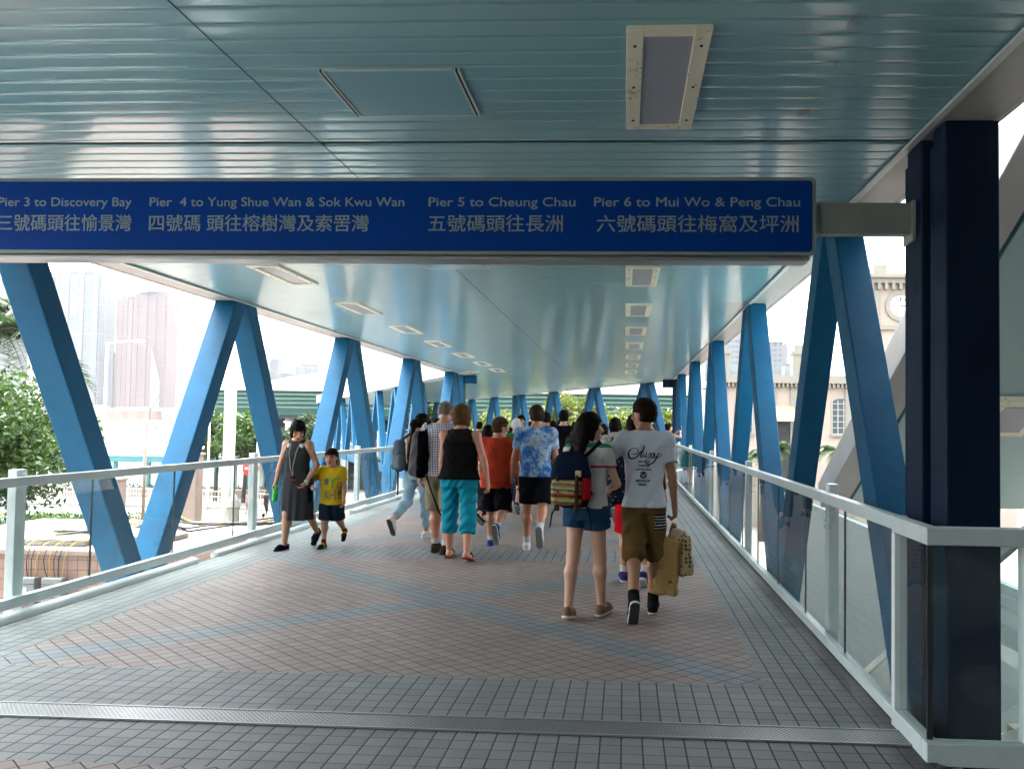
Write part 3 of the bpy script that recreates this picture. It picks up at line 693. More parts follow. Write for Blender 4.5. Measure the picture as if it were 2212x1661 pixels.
        F.cone(b-t1*.01*s, b+t1*.036*s, r*1.25, r, .008); F.cone(b+t1*.036*s, b+t1*.036*s+t2*.032*s, r, r*.8, .003)
        p.__dict__.setdefault('hands', {})[i] = wr+d*.08*s+n*.02*s
    # ---- clothes
    def top(p, col, m=None, sleeve=.62, hem=.86, marg=.016, flare=.012, neck=.066, amp=.0035, sleeves=True, vneck=0, wid=None, minw=.158, name='shirt', hz=.4, tilt=0, low=None):
        s, F = p.s, Field(p.h); zs, rx, ry, yc = [list(v) for v in PROF[p.sex]]
        zs2 = [z for z in zs if z > hem]; k = len(zs)-len(zs2); wr = wrk(amp, p.seed, 1, hz)
        X = [v*p.fat+marg for v in rx[k:]]; Y = [v*p.fat+marg for v in ry[k:]]
        hx = max(np.interp(hem, zs, rx), minw)*p.fat+marg+flare; hy = max(np.interp(hem, zs, ry), .108)*p.fat+marg+flare
        if wid: X = [max(v, wid) if z < 1.3 else v for v, z in zip(X, zs2)]; hx = max(hx, wid)
        else: X = [max(v, (minw-.007)*p.fat+marg) if z < 1.3 else v for v, z in zip(X, zs2)]; Y = [max(v, .108*p.fat+marg) if z < 1.25 else v for v, z in zip(Y, zs2)]
        p.hem = hem
        zz = [hem-.03]+[hem]+zs2; XX = [hx, hx]+X; YY = [hy, hy]+Y; YC = [-.01, -.01]+yc[k:]
        F.loft([z*s for z in zz], [v*s for v in XX], [v*s for v in YY], [v*s for v in YC], .02, p.T, z0=hem*s, z1=1.475*s, wr=wr)
        for i, sd in enumerate((-1, 1)):
            sh, el, wri = p.arm[i]; am = (.047 if p.sex == 'm' else .041)*s*p.fat**.6
            F.cone(p.neck+np.array([0, -.01, .01])*s, sh*.8+p.neck*.2+np.array([0, 0, -.004]), .052*s, .05*s, .04)
            if sleeves:
                F.ell(sh, [am*1.3+.014*s]*3, .05); d = N3(el-sh); cp = sh+(el-sh)*min(sleeve, 1); long = sleeve > 1
                F.cone(sh, (el if long else cp+d*.05), am*1.08+.018*s, am*.9+(.02 if not long else .015)*s, .03, clip=None if long else [(cp, d)], wr=wr)
                if long:
                    d2 = N3(wri-el); c2 = el+(wri-el)*min(sleeve-1, .97); F.cone(el, c2+d2*.03, am*.9+.014*s, am*.7+.012*s, .02, clip=[(c2, d2)], wr=wr)
        a, b = p.neck+np.array([0, .0, .02])*s, p.neck+np.array([0, .02, .12])*s
        F.cut(lambda x, y, z: -(np.sqrt((x-a[0])**2+(y-a[1]-.35*(z-a[2]))**2+(np.minimum(z-a[2], 0)*1.2)**2)-neck*s).astype(np.float32)*np.float32(1))
        if vneck: F.cut(lambda x, y, z: -(np.sqrt((x/.8)**2+(y-a[1]+vneck*s)**2+((z-a[2])*.55)**2)-.085*s).astype(np.float32))
        if not sleeves:
            for sd in (-1, 1):
                c = p.sho[(sd+1)//2]+np.array([sd*.012, 0, -.02])*s
                F.cut(lambda x, y, z, c=c: -(np.sqrt(((x-c[0])*1.25)**2+((y-c[1])*.85)**2+((z-c[2])*.72)**2)-.072*s).astype(np.float32))
        if low is not None: F.cut(lambda x, y, z: (z-low*s+0*x+0*y).astype(np.float32))
        o = F.mesh(name, m or CLOTH, p.e, col); p.topo = o; return o
    def legwear(p, col, length, m=None, waist=1.0, marg=.014, loose=(.02, .03), amp=.004, name='shorts', cuff=None, hz=.5):
        """length: 0..1 along the thigh, 1..2 along the shin"""
        s, F = p.s, Field(p.h); zs, rx, ry, yc = PROF[p.sex]; wr = wrk(amp, p.seed+5, 1.1, hz)
        zz = np.linspace(.82, waist, 8)
        F.loft([z*s for z in zz], [(np.interp(z, zs, rx)*p.fat+marg)*s for z in zz], [(np.interp(z, zs, ry)*p.fat+marg)*s for z in zz], [np.interp(z, zs, yc)*s for z in zz], .03, p.T, wr=wr)
        fl = p.fat**.7
        for i in (0, 1):
            hip, kn, an = p.leg[i][:3]; hp = hip+np.array([0, -.005, -.01])*s
            if length <= 1:
                d = N3(kn-hp); c = hp+(kn-hp)*length; F.cone(hp, c+d*.06, (.088*fl+loose[0])*s, ((.088+(.056-.088)*length)*fl+loose[1])*s, .035, clip=[(c, d)], wr=wr)
            else:
                F.cone(hp, kn, (.088*fl+loose[0])*s, (.057*fl+loose[1])*s, .035, wr=wr); d = N3(an-kn); t = length-1; c = kn+(an-kn)*t
                back = N3(np.cross(d, [1, 0, 0])); back = back if back[1] < 0 else -back; cm = kn+(an-kn)*.3+back*.012*s
                F.cone(kn, cm, (.053*fl+loose[1])*s, (.056*fl+loose[1])*s, .03, wr=wr, clip=[(c, d)]); F.cone(cm, c+d*.05, (.056*fl+loose[1])*s, ((.052 if t < .6 else .04)*fl+loose[1])*s, .03, clip=[(c, d)], wr=wr)
        ct = min(waist, getattr(p, 'hem', .97)+.022)*s; T = p.T; F.cut(lambda x, y, z: ((x-T[0, 3])*T[0, 2]+(y-T[1, 3])*T[1, 2]+(z-T[2, 3])*T[2, 2]-ct).astype(np.float32))
        o = F.mesh(name, m or CLOTH, p.e, col); p.boto = o; return o
    def skirt(p, col, z0, z1, r0, r1, m=None, name='dress', amp=.006, ry=.75, folds=9):
        s, F = p.s, Field(p.h); zs, rx, ryp, yc = PROF[p.sex]; zz = np.linspace(z0, z1, 12)
        X = [max(np.interp(z, zs, rx)*p.fat+.014, 0) if z > .9 else r0+(r1-r0)*(.9-z)/(.9-z0) for z in zz]; Y = [np.interp(z, zs, ryp)*p.fat+.016 if z > .9 else (r0+(r1-r0)*(.9-z)/(.9-z0))*ry for z in zz]
        X = [max(v, r0*.86) if .9 < z < 1.2 else v for v, z in zip(X, zz)]
        F.loft([z*s for z in zz], [v*s for v in X], [v*s for v in Y], [0]*len(zz), .02, p.T, wr=lambda x, y, z: (amp*np.sin(folds*np.arctan2(x, y-.001)+3*z)*np.clip((.95*s-z)*3, .15, 1)).astype(np.float32)+wrk(.002, p.seed)(x, y, z), pw=2)
        for i in (0, 1):
            hip, kn, an = p.leg[i][:3]
            if z0 < .75: F.cone(hip, hip+(kn-hip)*.8, .095*s, .075*s, .05, clip=[(np.array([0, 0, z0*s]), np.array([0, 0, -1.]))])
        o = F.mesh(name, m or CLOTH, p.e, col); p.boto = o; return o
    def shoes(p, col, sole=(.7, .7, .68), kind='sneaker', sock=None, under=None, accent=None):
        s = p.s
        for i, sd in enumerate((-1, 1)):
            F = Field(p.h*.9); hip, kn, an, toe, nrm, _ = p.leg[i]
            if kind == 'sandal':
                F.rbox(an+toe*.055*s-nrm*.078*s, np.array([.042, .125, .009])*s, .008*s, M=np.stack([N3(np.cross(toe, nrm)), toe, nrm], 1))
                F.cone(an+toe*.10*s-nrm*.045*s-np.cross(toe, nrm)*.035*s, an+toe*.10*s-nrm*.045*s+np.cross(toe, nrm)*.035*s, .014*s, .014*s, .005); F.cone(an+toe*.07*s-nrm*.03*s, an+toe*.11*s-nrm*.028*s, .03*s, .034*s, .01, flat=(np.cross(toe, nrm), 1.0), clip=[(an-nrm*.05*s, -nrm)])
            else:
                F.cone(an-toe*.042*s-nrm*.042*s, an+toe*.10*s-nrm*.05*s, .041*s, .045*s, .02); F.cone(an+toe*.10*s-nrm*.05*s, an+toe*.165*s-nrm*.058*s, .044*s, .032*s, .02)
                F.cone(an-toe*.05*s-nrm*.085*s, an+toe*.17*s-nrm*.085*s, .041*s, .042*s, .012, flat=(nrm, 1.2))
                if kind == 'boot': F.cone(an-nrm*.04*s, an+N3(kn-an)*.055*s, .046*s, .047*s, .02, clip=[(an+N3(kn-an)*.045*s, N3(kn-an))])
                if kind == 'sneaker': F.cone(an-nrm*.05*s, an+N3(kn-an)*.02*s, .044*s, .045*s, .02, clip=[(an+N3(kn-an)*.01*s, N3(kn-an))])
                if kind == 'slip': F.cut(lambda x, y, z: -(np.sqrt((x-an[0]-toe[0]*.02)**2+(y-an[1]-toe[1]*.02)**2+(z-an[2]-.01)**2)-.052*s).astype(np.float32))
                b = an-nrm*.098*s; F.cut(lambda x, y, z, b=b: ((b[0]-x)*nrm[0]+(b[1]-y)*nrm[1]+(b[2]-z)*nrm[2]).astype(np.float32))
            def cf(P, an=an, toe=toe, nrm=nrm):
                c = np.tile(np.array(col, float), (len(P), 1)); q = (P-an) @ nrm/s; t = (P-an) @ toe/s
                if accent is not None: c[(np.abs(t-.05) < .022) & (q > -.07)] = accent
                if kind != 'sandal': c[q < -.078] = sole; c[q < -.095] = under if under is not None else sole
                if kind == 'sandal': c[q < -.06] = sole
                return c
            F.mesh('shoe', CLOTH, p.e, cf)
            if sock is not None:
                K = Field(p.h); u = N3(kn-an); K.cone(an-nrm*.02*s, an+u*.13*s, .043*s, .046*s, .01, clip=[(an+u*(.085 if kind != 'boot' else .075)*s, u)]); K.mesh('sock', CLOTH, p.e, sock)
    def hair(p, kind, col, m=None, fall=None):
        h, M, F = p.hs, p.HM, Field(p.h); sd = p.seed
        wr = lambda x, y, z: (.0028*h*np.sin(150*x+20*np.sin(20*z)+sd)*np.sin(110*y+sd)+.002*np.sin(90*z+40*x)).astype(np.float32) if kind not in ('curly', 'fluffy') else (.007*h*np.sin(95*x+sd+4*np.sin(30*z))*np.sin(88*y+3*np.sin(40*x))*np.sin(90*z+sd)).astype(np.float32)
        face = lambda a, b, c: -np.maximum(np.maximum(.035*h-b, c-.045*h), np.abs(a)-.068*h)
        ears = lambda a, b, c: -np.maximum(np.maximum(c+.0*h-.015*h, -.03*h-b+.0), b-.08*h) if kind in ('short', 'bald', 'fluffy') else a*0-1
        nape = {'short': -.075, 'bald': -.07, 'fluffy': -.085, 'curly': -.1, 'bob': -.11, 'long': -.12, 'pony': -.085, 'bun': -.085, 'cap': -.08}[kind]
        vol = {'short': 1.13, 'bald': 1.03, 'fluffy': 1.17, 'curly': 1.32, 'bob': 1.2, 'long': 1.15, 'pony': 1.1, 'bun': 1.1, 'cap': 1.1}[kind]
        clip = [lambda a, b, c: face(a, b+.012*h, c+.03*h), lambda a, b, c: (nape-.03)*h-c]
        if kind in ('short', 'bald', 'fluffy'): clip.append(lambda a, b, c: ears(a, b+.012*h, c+.03*h))
        if kind == 'bald': clip.append(lambda a, b, c: c-.038*h+.35*b)
        F.ell(p.hp(0, -.014, .03), np.array([.078, .096, .093])*h*vol, .01, M, clip=clip, wr=wr)
        if kind not in ('bald',): F.ell(p.hp(0, -.04, -.015), np.array([.07, .062, .075 if nape > -.09 else .10])*h*vol, .03, M, clip=[lambda a, b, c: (nape+.03)*h-c], wr=wr)
        if kind in ('bob', 'curly'):
            for q in (-1, 1): F.cone(p.hp(q*.066, -.005, .03), p.hp(q*.064, .012, -.07), .03*h, .024*h*(1.2 if kind == 'curly' else 1), .02, wr=wr)
        if kind == 'long':
            for q in (-1, 1): F.cone(p.hp(q*.05, -.055, .0), p.hp(q*.07, -.14, -.30), .05*h, .04*h, .03, wr=wr); F.cone(p.hp(q*.062, .0, .02), p.hp(q*.07, -.02, -.12), .022*h, .02*h, .02, wr=wr)
            F.cone(p.hp(0, -.065, .0), p.hp(0, -.165, -.36), .06*h, .045*h, .04, wr=wr)
        if fall:
            for dx in (-.05, 0, .05): F.cone(p.hp(dx*.6, -.06, .02), p.hp(dx+fall[0]*.5, fall[1]*.62, -.12), .055*h, .055*h, .03, wr=wr); F.cone(p.hp(dx+fall[0]*.5, fall[1]*.62, -.12), p.hp(dx*1.3+fall[0], fall[1], fall[2]), .055*h, .03*h, .03, wr=wr)
        if kind == 'pony': F.cone(p.hp(0, -.09, .03), p.hp(0, -.135, -.03), .03*h, .04*h, .02, wr=wr); F.cone(p.hp(0, -.135, -.03), p.hp(0, -.11, -.26), .042*h, .018*h, .03, wr=wr)
        if kind == 'bun': F.ell(p.hp(0, -.095, .075), np.array([.042, .04, .04])*h, .012, M, wr=wr)
        o = F.mesh('hair' if kind != 'cap' else 'cap', m or (HAIR if kind != 'cap' else CLOTH), p.e, col)
        if kind == 'cap':
            B = Field(p.h); B.ell(p.hp(0, .10, .045), np.array([.07, .075, .012])*h, .01, M); B.mesh('peak', CLOTH, o, col)
        return o
    def world(p, v): c, s = math.cos(p.rot), math.sin(p.rot); return np.array([p.e.location.x+c*v[0]-s*v[1], p.e.location.y+s*v[0]+c*v[1], v[2]])
    def local(p, v): c, s = math.cos(p.rot), math.sin(p.rot); x, y = v[0]-p.e.location.x, v[1]-p.e.location.y; return np.array([c*x+s*y, -s*x+c*y, v[2]])
def like(p, name, label, cat, group=None, at=None):
    """an object held or carried by person p: an Empty with p's orientation"""
    o = empty(name, p.e.location if at is None else at, label, cat, group, rz=p.rot); return o
def print_on(obj, verts, faces, mapf, ydir, name, m, lift=.0025):
    """lay flat artwork (2-D verts) on a garment: each vertex drops onto the cloth along local y"""
    me = obj.data; bv = BVHTree.FromPolygons([v.co[:] for v in me.vertices], [tuple(q.vertices) for q in me.polygons]); out = []
    for v in verts:
        x, z = mapf(v[0], v[1]); hit = bv.ray_cast(Vector((x, -ydir*1.0, z)), Vector((0, ydir, 0)))
        out.append((x, (hit[0].y if hit[0] else 0)-ydir*(lift+(v[2] if len(v) > 2 else 0)), z))
    mb = MB(); mb.add(out, faces); return mb.build(name, m, obj)
def ribbon(pts, wd, n=6):
    """2-D stroke with Catmull-Rom smoothing -> verts, quads"""
    P = [np.array(q[:2], float) for q in pts]; Wd = [(q[2] if len(q) > 2 else wd) for q in pts]; o, ws = [], []
    for i in range(len(P)-1):
        a, b, c, d = P[max(i-1, 0)], P[i], P[i+1], P[min(i+2, len(P)-1)]
        for k in range(n):
            t = k/n; o.append(.5*((2*b)+(c-a)*t+(2*a-5*b+4*c-d)*t*t+(-a+3*b-3*c+d)*t**3)); ws.append(Wd[i]*(1-t)+Wd[i+1]*t)
    o.append(P[-1]); ws.append(Wd[-1]); vs, fs = [], []
    for i, q in enumerate(o):
        d = o[min(i+1, len(o)-1)]-o[max(i-1, 0)]; d = d/max(np.linalg.norm(d), 1e-6); nn = np.array([-d[1], d[0]])*ws[i]/2; vs += [q+nn, q-nn]
    for i in range(len(o)-1): fs.append((2*i, 2*i+1, 2*i+3, 2*i+2))
    return vs, fs
# ---------------------------------------------------------------- people
BLACK = (.012, .012, .014); HB = (.014, .011, .01)
TAN = (.46, .27, .18); PALE = (.56, .36, .27); PINK = (.55, .30, .22); BROWN = (.36, .20, .125)
def strap_tube(o, pts, r, col, name='strap', flat=2.6):
    F = Field(.006)
    for a, b in zip(pts, pts[1:]): F.cone(a, b, r, r, .004)
    return F.mesh(name, CLOTH, o, col)
def backpack(p, label, c, size, col, pocket=None, flap=None, rot=0, straps=True, h=.009, colpocket=None):
    s = p.s; o = like(p, 'backpack', label, 'backpack'); M = Rz(rad(rot)).T; c = np.array(c)*s; hs = np.array(size)/2*s
    F = Field(h); F.rbox(c, hs, min(hs)*.96, M=M, taper=.16, wr=wrk(.007, 11, 1.4)); F.mesh('bag_body', CLOTH, o, col)
    bk = Rz(rad(rot)) @ np.array([0, -1, 0])
    if pocket is not None:
        F = Field(h); F.rbox(c+bk*hs[1]*.88+np.array([0, 0, -hs[2]*.42]), np.array([hs[0]*.9, hs[1]*.5, hs[2]*.48]), .04*s, M=M, wr=wrk(.003, 3)); F.mesh('pocket', CLOTH, o, colpocket or pocket)
    if flap is not None:
        F = Field(h); F.rbox(c+bk*hs[1]*.28+np.array([0, 0, hs[2]*.52]), np.array([hs[0]*1.04, hs[1]*.95, hs[2]*.56]), .075*s, M=M, taper=.22, wr=wrk(.004, 8)); F.mesh('flap', CLOTH, o, flap)
    if straps:
        for i, sd in enumerate((-1, 1)):
            t = p.sho[i]; a = c+np.array([sd*.07*s, -bk[1]*hs[1]*.5, hs[2]*.8])
            strap_tube(o, [a, t+np.array([-sd*.045, -.02, .078])*s, t+np.array([-sd*.045, .085, -.01])*s, t+np.array([-sd*.03, .10, -.22])*s, c+np.array([sd*hs[0]*.9, hs[1]*.4, -hs[2]*.6])], .017*s, (.02, .02, .025))
    return o, c, hs, bk
# --- man in the printed white shirt
man = Person('man in a white printed shirt and brown shorts walking away with shopping bags', (.17, 6.5), 0, 1.775, 'm', .0058, (.40, .225, .14), legs=((-15, 22, 52, 0), (7, 6, 0, 0)), arms=((10, 25, 60), (1, 9, 8, 6)),
             head=(50, 3), targets=(((-.36, .13, 1.05), (-1, -.9, -.7)), None), grip=(50, 75), fat=.90, shw=1.03)
man.hair('short', (.026, .016, .011)); man.top((.62, .65, .70), sleeve=.60, hem=.865, marg=.022, flare=.022, amp=.0042)
def shorts_col(P):
    c = np.tile(np.array((.20, .135, .058)), (len(P), 1)); s = man.s
    k = (P[:, 0] > .085*s) & (P[:, 0] < .178*s) & (P[:, 1] < -.01) & (P[:, 2] > .70*s) & (P[:, 2] < .83*s); c[k] = (.012, .014, .02)
    st = k & ((P[:, 2]/s*42) % 1 < .25); c[st] = (.6, .62, .62); return c
man.legwear(shorts_col, 1.06, loose=(.022, .042), waist=.99, amp=.005); man.shoes((.025, .027, .03), (.66, .66, .64), 'boot', sock=(.02, .02, .02), under=(.12, .12, .12), accent=(.10, .10, .10))
N = Field(.005); nk = man.neck
for k in range(14):
    a0, a1 = 2*math.pi*k/14, 2*math.pi*(k+1)/14
    N.cone(nk+np.array([.062*math.cos(a0), .062*math.sin(a0), .012-.028*math.sin(a0)]), nk+np.array([.062*math.cos(a1), .062*math.sin(a1), .012-.028*math.sin(a1)]), .0035, .0035, .001)
N.mesh('necklace', CLOTH, man.e, (.16, .07, .04))
INK = mat('shirt_ink', (.012, .014, .02), .7)
def mm_(zx, zy): return (-.36+zx*.000542-.17, 1.54-zy*.000524)
art = [([(925, 292, 5), (930, 252, 7), (953, 234, 10), (966, 256, 14), (942, 302, 16), (893, 352, 15), (862, 400, 14), (803, 436, 16), (745, 432, 20), (722, 392, 22), (730, 330, 16), (768, 286, 10), (820, 271, 8), (861, 290, 8), (868, 331, 9), (838, 366, 10), (800, 371, 7), (768, 350, 5)]),
       ([(944, 300, 8), (922, 352, 15), (904, 396, 14), (918, 413, 9), (948, 398, 6)]), ([(882, 333, 7), (950, 326, 6)]),
       ([(962, 346, 9), (942, 394, 14), (957, 412, 9), (986, 390, 7), (1003, 346, 9), (983, 400, 14), (1001, 412, 8), (1022, 393, 6)]),
       ([(1020, 395, 5), (1052, 344, 8), (1064, 368, 14), (1058, 402, 14), (1030, 412, 9)]), ([(1060, 402, 5), (1100, 344, 8), (1112, 370, 14), (1105, 402, 14), (1075, 412, 9)]),
       ([(1128, 350, 8), (1117, 396, 15), (1140, 408, 9), (1167, 384, 7), (1189, 343, 10), (1150, 430, 15), (1100, 500, 16), (1040, 526, 15), (991, 506, 10), (985, 466, 8), (1030, 431, 6), (1110, 432, 6), (1190, 415, 7), (1226, 386, 7), (1216, 360, 6), (1196, 376, 4)]),
       ([(956, 322, 12), (968, 322, 12)]), ([(990, 325, 12), (1002, 325, 12)]),
       ([(906, 695, 6), (915, 660, 6), (953, 643, 6), (992, 660, 6), (1002, 695, 6), (992, 730, 6), (953, 747, 6), (915, 730, 6), (906, 695, 6)]),
       ([(988, 668, 12), (960, 658, 12), (948, 676, 12), (975, 694, 12), (992, 712, 12), (970, 728, 12), (948, 720, 10)]), ([(918, 668, 12), (946, 658, 12), (958, 676, 12), (931, 694, 12), (914, 712, 12), (936, 728, 12), (958, 720, 10)])]
av, af = [], []
for st in art:
    v, f = ribbon([(q[0], q[1], q[2]*1.45+1) for q in st], 10, 7); k = len(av); av += [(q[0], q[1], .0004*(art.index(st) % 5)) for q in v]; af += [tuple(i+k for i in q) for q in f]
def shirt_text(s, cx, cy, wdt, hgt, shear=.15):
    v, f = text_mesh(s, shear); x0, x1 = v[:, 0].min(), v[:, 0].max()
    for n, (dx, dy) in enumerate(((0, 0), (2.2, 0), (-2.2, 0), (0, 2.2), (0, -2.2))):
        k = len(av)
        for a, b in v[:, :2]: av.append((dx+cx+((a-x0)/(x1-x0)-.5)*wdt, dy+cy-(b/.73-.5)*hgt, .0004*n))
        af.extend(tuple(i+k for i in q) for q in f)
for a in (('BRONX', 965, 484, 175, 34), ('COMPTON', 960, 548, 180, 34), ('SANTA ANA', 955, 606, 232, 32), ('BROOKLYN', 950, 784, 212, 38), ('VENICE', 942, 846, 125, 38)): shirt_text(*a)
print_on(man.topo, av, af, mm_, 1, 'print', INK)
# shopping bags in his right hand
hd = man.world(man.hands[1])
pb = empty('paper_bag', (hd[0], hd[1], hd[2]-.07), 'tall tan paper shopping bag hanging from the man in the white printed shirt', 'shopping bag')
KRAFT = (.44, .31, .15)
F = Field(.008); F.rbox((-.045, -.05, -.35), (.09, .055, .24), .018, M=(Rz(.25) @ Rx(.02)).T @ np.array([[1, 0, .12], [0, 1, 0], [-.12, 0, 1]]), taper=.18, wr=lambda x, y, z: (.006*np.sin(34*x+22*z)*np.sin(27*z-15*x+1)+.004*np.sin(60*z+30*x)).astype(np.float32)); F.mesh('bag_body', CLOTH, pb, KRAFT)
strap_tube(pb, [(-.04, -.03, -.12), (-.02, -.01, -.03), (0, 0, .01)], .006, (.25, .17, .08), 'handle')
F = Field(.006); F.rbox((-.02, -.112, -.47), (.022, .004, .012), .003); F.mesh('stamp_print', CLOTH, pb, (.22, .14, .06))
pl = empty('patterned_bag', (hd[0], hd[1], hd[2]-.07), 'cream bag with small dark spots hanging beside the tan paper bag', 'shopping bag')
def spots(P): 
    c = np.tile(np.array((.50, .40, .25)), (len(P), 1)); q = P*np.array([32, 32, 28.]); g_ = np.floor(q); r = np.modf(np.abs(np.sin(g_ @ np.array([12.9, 78.2, 37.7]))*43758))[0]
    d = np.linalg.norm(np.mod(q+r[:, None]*.3, 1)-.5, axis=1); c[(d < .36) & (P[:, 0] > .0)] = (.055, .04, .03); c[(P[:, 0] < .0)] = (.36, .26, .12); return c
F = Field(.006); F.rbox((.085, -.02, -.26), (.085, .05, .175), .045, M=(Rz(.2)).T @ np.array([[1, 0, -.16], [0, 1, 0], [.16, 0, 1]]), taper=-.12, wr=lambda x, y, z: (.008*np.sin(40*x+20*z)*np.sin(30*z-20*x)+.005*np.sin(70*x+15*z)).astype(np.float32)); F.cone((.03, -.01, -.12), (.0, .0, -.01), .05, .02, .05, wr=wrk(.008, 4, 2.2)); F.mesh('bag_body', CLOTH, pl, spots)
F = Field(.006); F.ell((.035, -.03, -.075), (.075, .03, .045), .02, wr=wrk(.009, 2, 2.5)); F.mesh('bag_top', CLOTH, pl, (.56, .46, .34))
# --- girl with the striped backpack
girl = Person('young woman with long dark hair, striped backpack and denim shorts walking beside a man', (-.31, 6.34), -16, 1.64, 'f', .0058, PALE, legs=((-7, 5, 12, 1.5), (9, 5, 0, 2.5)), arms=((12, 8, 95), (-6, 17, 62, 2)), head=(-52, 0), lean=3, targets=(None, ((.10, .26, 1.03), (1, -.7, -.7))))
girl.hair('long', (.012, .009, .008), fall=(-.20, -.17, -.37)); girl.top(lambda P: np.where((np.abs(P[:, 2]-1.245) < .008)[:, None] & (P[:, 0] > .06)[:, None], np.array((.4, .02, .05)), np.where((P[:, 2] > 1.40)[:, None], np.array((.05, .26, .17)), np.array((.55, .52, .51)))), sleeve=.5, hem=.93, marg=.02, flare=.012)
girl.legwear((.035, .09, .16), .34, loose=(.024, .04), waist=1.0, marg=.018); girl.shoes((.30, .20, .135), (.72, .70, .64), 'slip')
def serape(P):
    pal = np.array([(.42, .12, .05), (.50, .42, .26), (.07, .20, .17), (.52, .44, .30), (.55, .26, .05), (.10, .22, .22), (.50, .42, .28), (.45, .33, .09), (.12, .07, .04)])
    t = np.mod((P[:, 2]+.05*P[:, 0])*62, 9).astype(int); return pal[t]
bpk, bc, bh, bb = backpack(girl, 'navy backpack with striped woven pocket and brown leather straps on the young woman', (-.07, -.18, 1.20), (.30, .18, .46), (.035, .03, .035), pocket=(.4, .3, .2), flap=(.014, .032, .07), colpocket=serape, h=.007, rot=-14)
for q in (-.085, .075):
    F = Field(.006); y = bc[1]-bh[1]*1.28; F.rbox((bc[0]+q, y-.002, bc[2]-.095), (.014, .012, .145), .008); F.mesh('leather_strap', CLOTH, bpk, (.11, .05, .025))
    F = Field(.005); F.rbox((bc[0]+q, y-.015, bc[2]-.08), (.018, .006, .014), .003); F.mesh('buckle', CLOTH, bpk, (.08, .05, .03))
F = Field(.006); F.rbox((bc[0]+.085, bc[1]-bh[1]*1.2, bc[2]+.06), (.026, .007, .026), .003); F.mesh('label_patch', CLOTH, bpk, (.55, .47, .32))
F = Field(.007); F.rbox((bc[0]+bh[0]*.92, bc[1]-.02, bc[2]-.06), (.022, .07, .09), .015); F.mesh('side_panel', CLOTH, bpk, (.42, .02, .03))
for q in (-1, 1): strap_tube(bpk, [(bc[0]+q*bh[0]*.8, bc[1], bc[2]-bh[2]*.8), (bc[0]+q*(bh[0]+.02), bc[1]-.03, bc[2]-bh[2]*1.25), (bc[0]+q*(bh[0]+.035), bc[1]-.035, bc[2]-bh[2]*1.75)], .007, BLACK, 'loose_strap')
# --- woman and boy walking towards us
wom = Person('woman in a long dark grey dress holding a green bottle and leading a boy', (-4.09, 9.42), 176, 1.59, 'f', .0068, (.50, .30, .20), legs=((-16, 26, 38, 0), (8, 3, 0, 2)), arms=((5, 5, 10), (0, 16, 8, 10)), head=(38, 30), lean=3, fat=1.12, targets=(((-.145, .07, .835), (-.8, -.5, 0)), None), grip=(40, 60))
wom.hair('bob', HB); wom.top((.072, .074, .08), sleeves=False, hem=1.05, marg=.012, flare=-.004, vneck=.03, neck=.075, name='dress_top', minw=.125); wom.skirt((.072, .074, .08), .40, 1.16, .192, .215, name='dress_skirt', amp=.007); wom.shoes((.016, .022, .06), (.34, .22, .12), 'slip')
F = Field(.006)
for q in (-1, 1): F.cone(wom.tp(q*.09, .055, 1.40), wom.tp(q*.105, -.05, 1.462), .03, .028, .01)
F.mesh('pale_strap', CLOTH, wom.e, (.6, .58, .58))
lan = Field(.005); a = wom.tp(0, .12, 1.0)
for q in (-1, 1): lan.cone(wom.tp(q*.062, .055, 1.445), wom.tp(q*.05, .135, 1.32), .0065, .0065, .002); lan.cone(wom.tp(q*.05, .135, 1.32), wom.tp(q*.02, .165, 1.14), .0065, .0065, .002); lan.cone(wom.tp(q*.02, .165, 1.14), wom.tp(-.02, .168, .99), .0065, .0065, .002)
lo_ = lan.mesh('lanyard', CLOTH, wom.e, (.34, .31, .27))
F = Field(.005); F.rbox(wom.tp(-.03, .172, .96), (.032, .006, .05), .004, M=np.array([[.9, 0, .43], [0, 1, 0], [-.43, 0, .9]])); bd = F.mesh('badge', CLOTH, lo_, lambda P: np.where((np.abs(P[:, 2]-wom.tp(0, 0, .945)[2]) < .012)[:, None], np.array((.25, .03, .04)), np.array((.04, .04, .045))))
F = Field(.006); F.cone(wom.arm[0][2]+np.array([0, 0, .008]), wom.arm[0][2]-np.array([0, 0, .012]), .03, .03, .002); F.mesh('watch', CLOTH, wom.e, (.62, .62, .6))
bt = empty('green_bottle', tuple(wom.world(wom.hands[1])-np.array([0, 0, .09])), 'bright green drink bottle held low by the woman in the grey dress', 'bottle'); bt.rotation_euler = (.1, .12, 0)
MB().lathe([(.03, -.05), (.034, -.04), (.034, .05), (.03, .065), (.033, .08), (.03, .10), (.014, .125)], n=18).build('bottle_body', mat('green_plastic', (.03, .42, .05), .25), bt, smooth=True); MB().lathe([(.015, .126), (.015, .15), (.012, .153)], n=14).build('cap', mat('green_cap', (.25, .6, .05), .35), bt, smooth=True)
F = Field(.008); hg = wom.hands[0]; F.rbox((hg[0]-.015, hg[1]-.10, hg[2]-.15), (.075, .05, .15), .04, taper=-.2, wr=wrk(.006, 3, 2)); F.cone((hg[0]-.01, hg[1]-.1, hg[2]-.03), (wom.arm[0][2][0], wom.arm[0][2][1]-.03, wom.arm[0][2][2]+.03), .012, .012, .01)
hb_ = like(wom, 'handbag', 'soft black bag hanging from the wrist of the woman in the grey dress', 'handbag'); F.mesh('bag_body', CLOTH, hb_, BLACK)
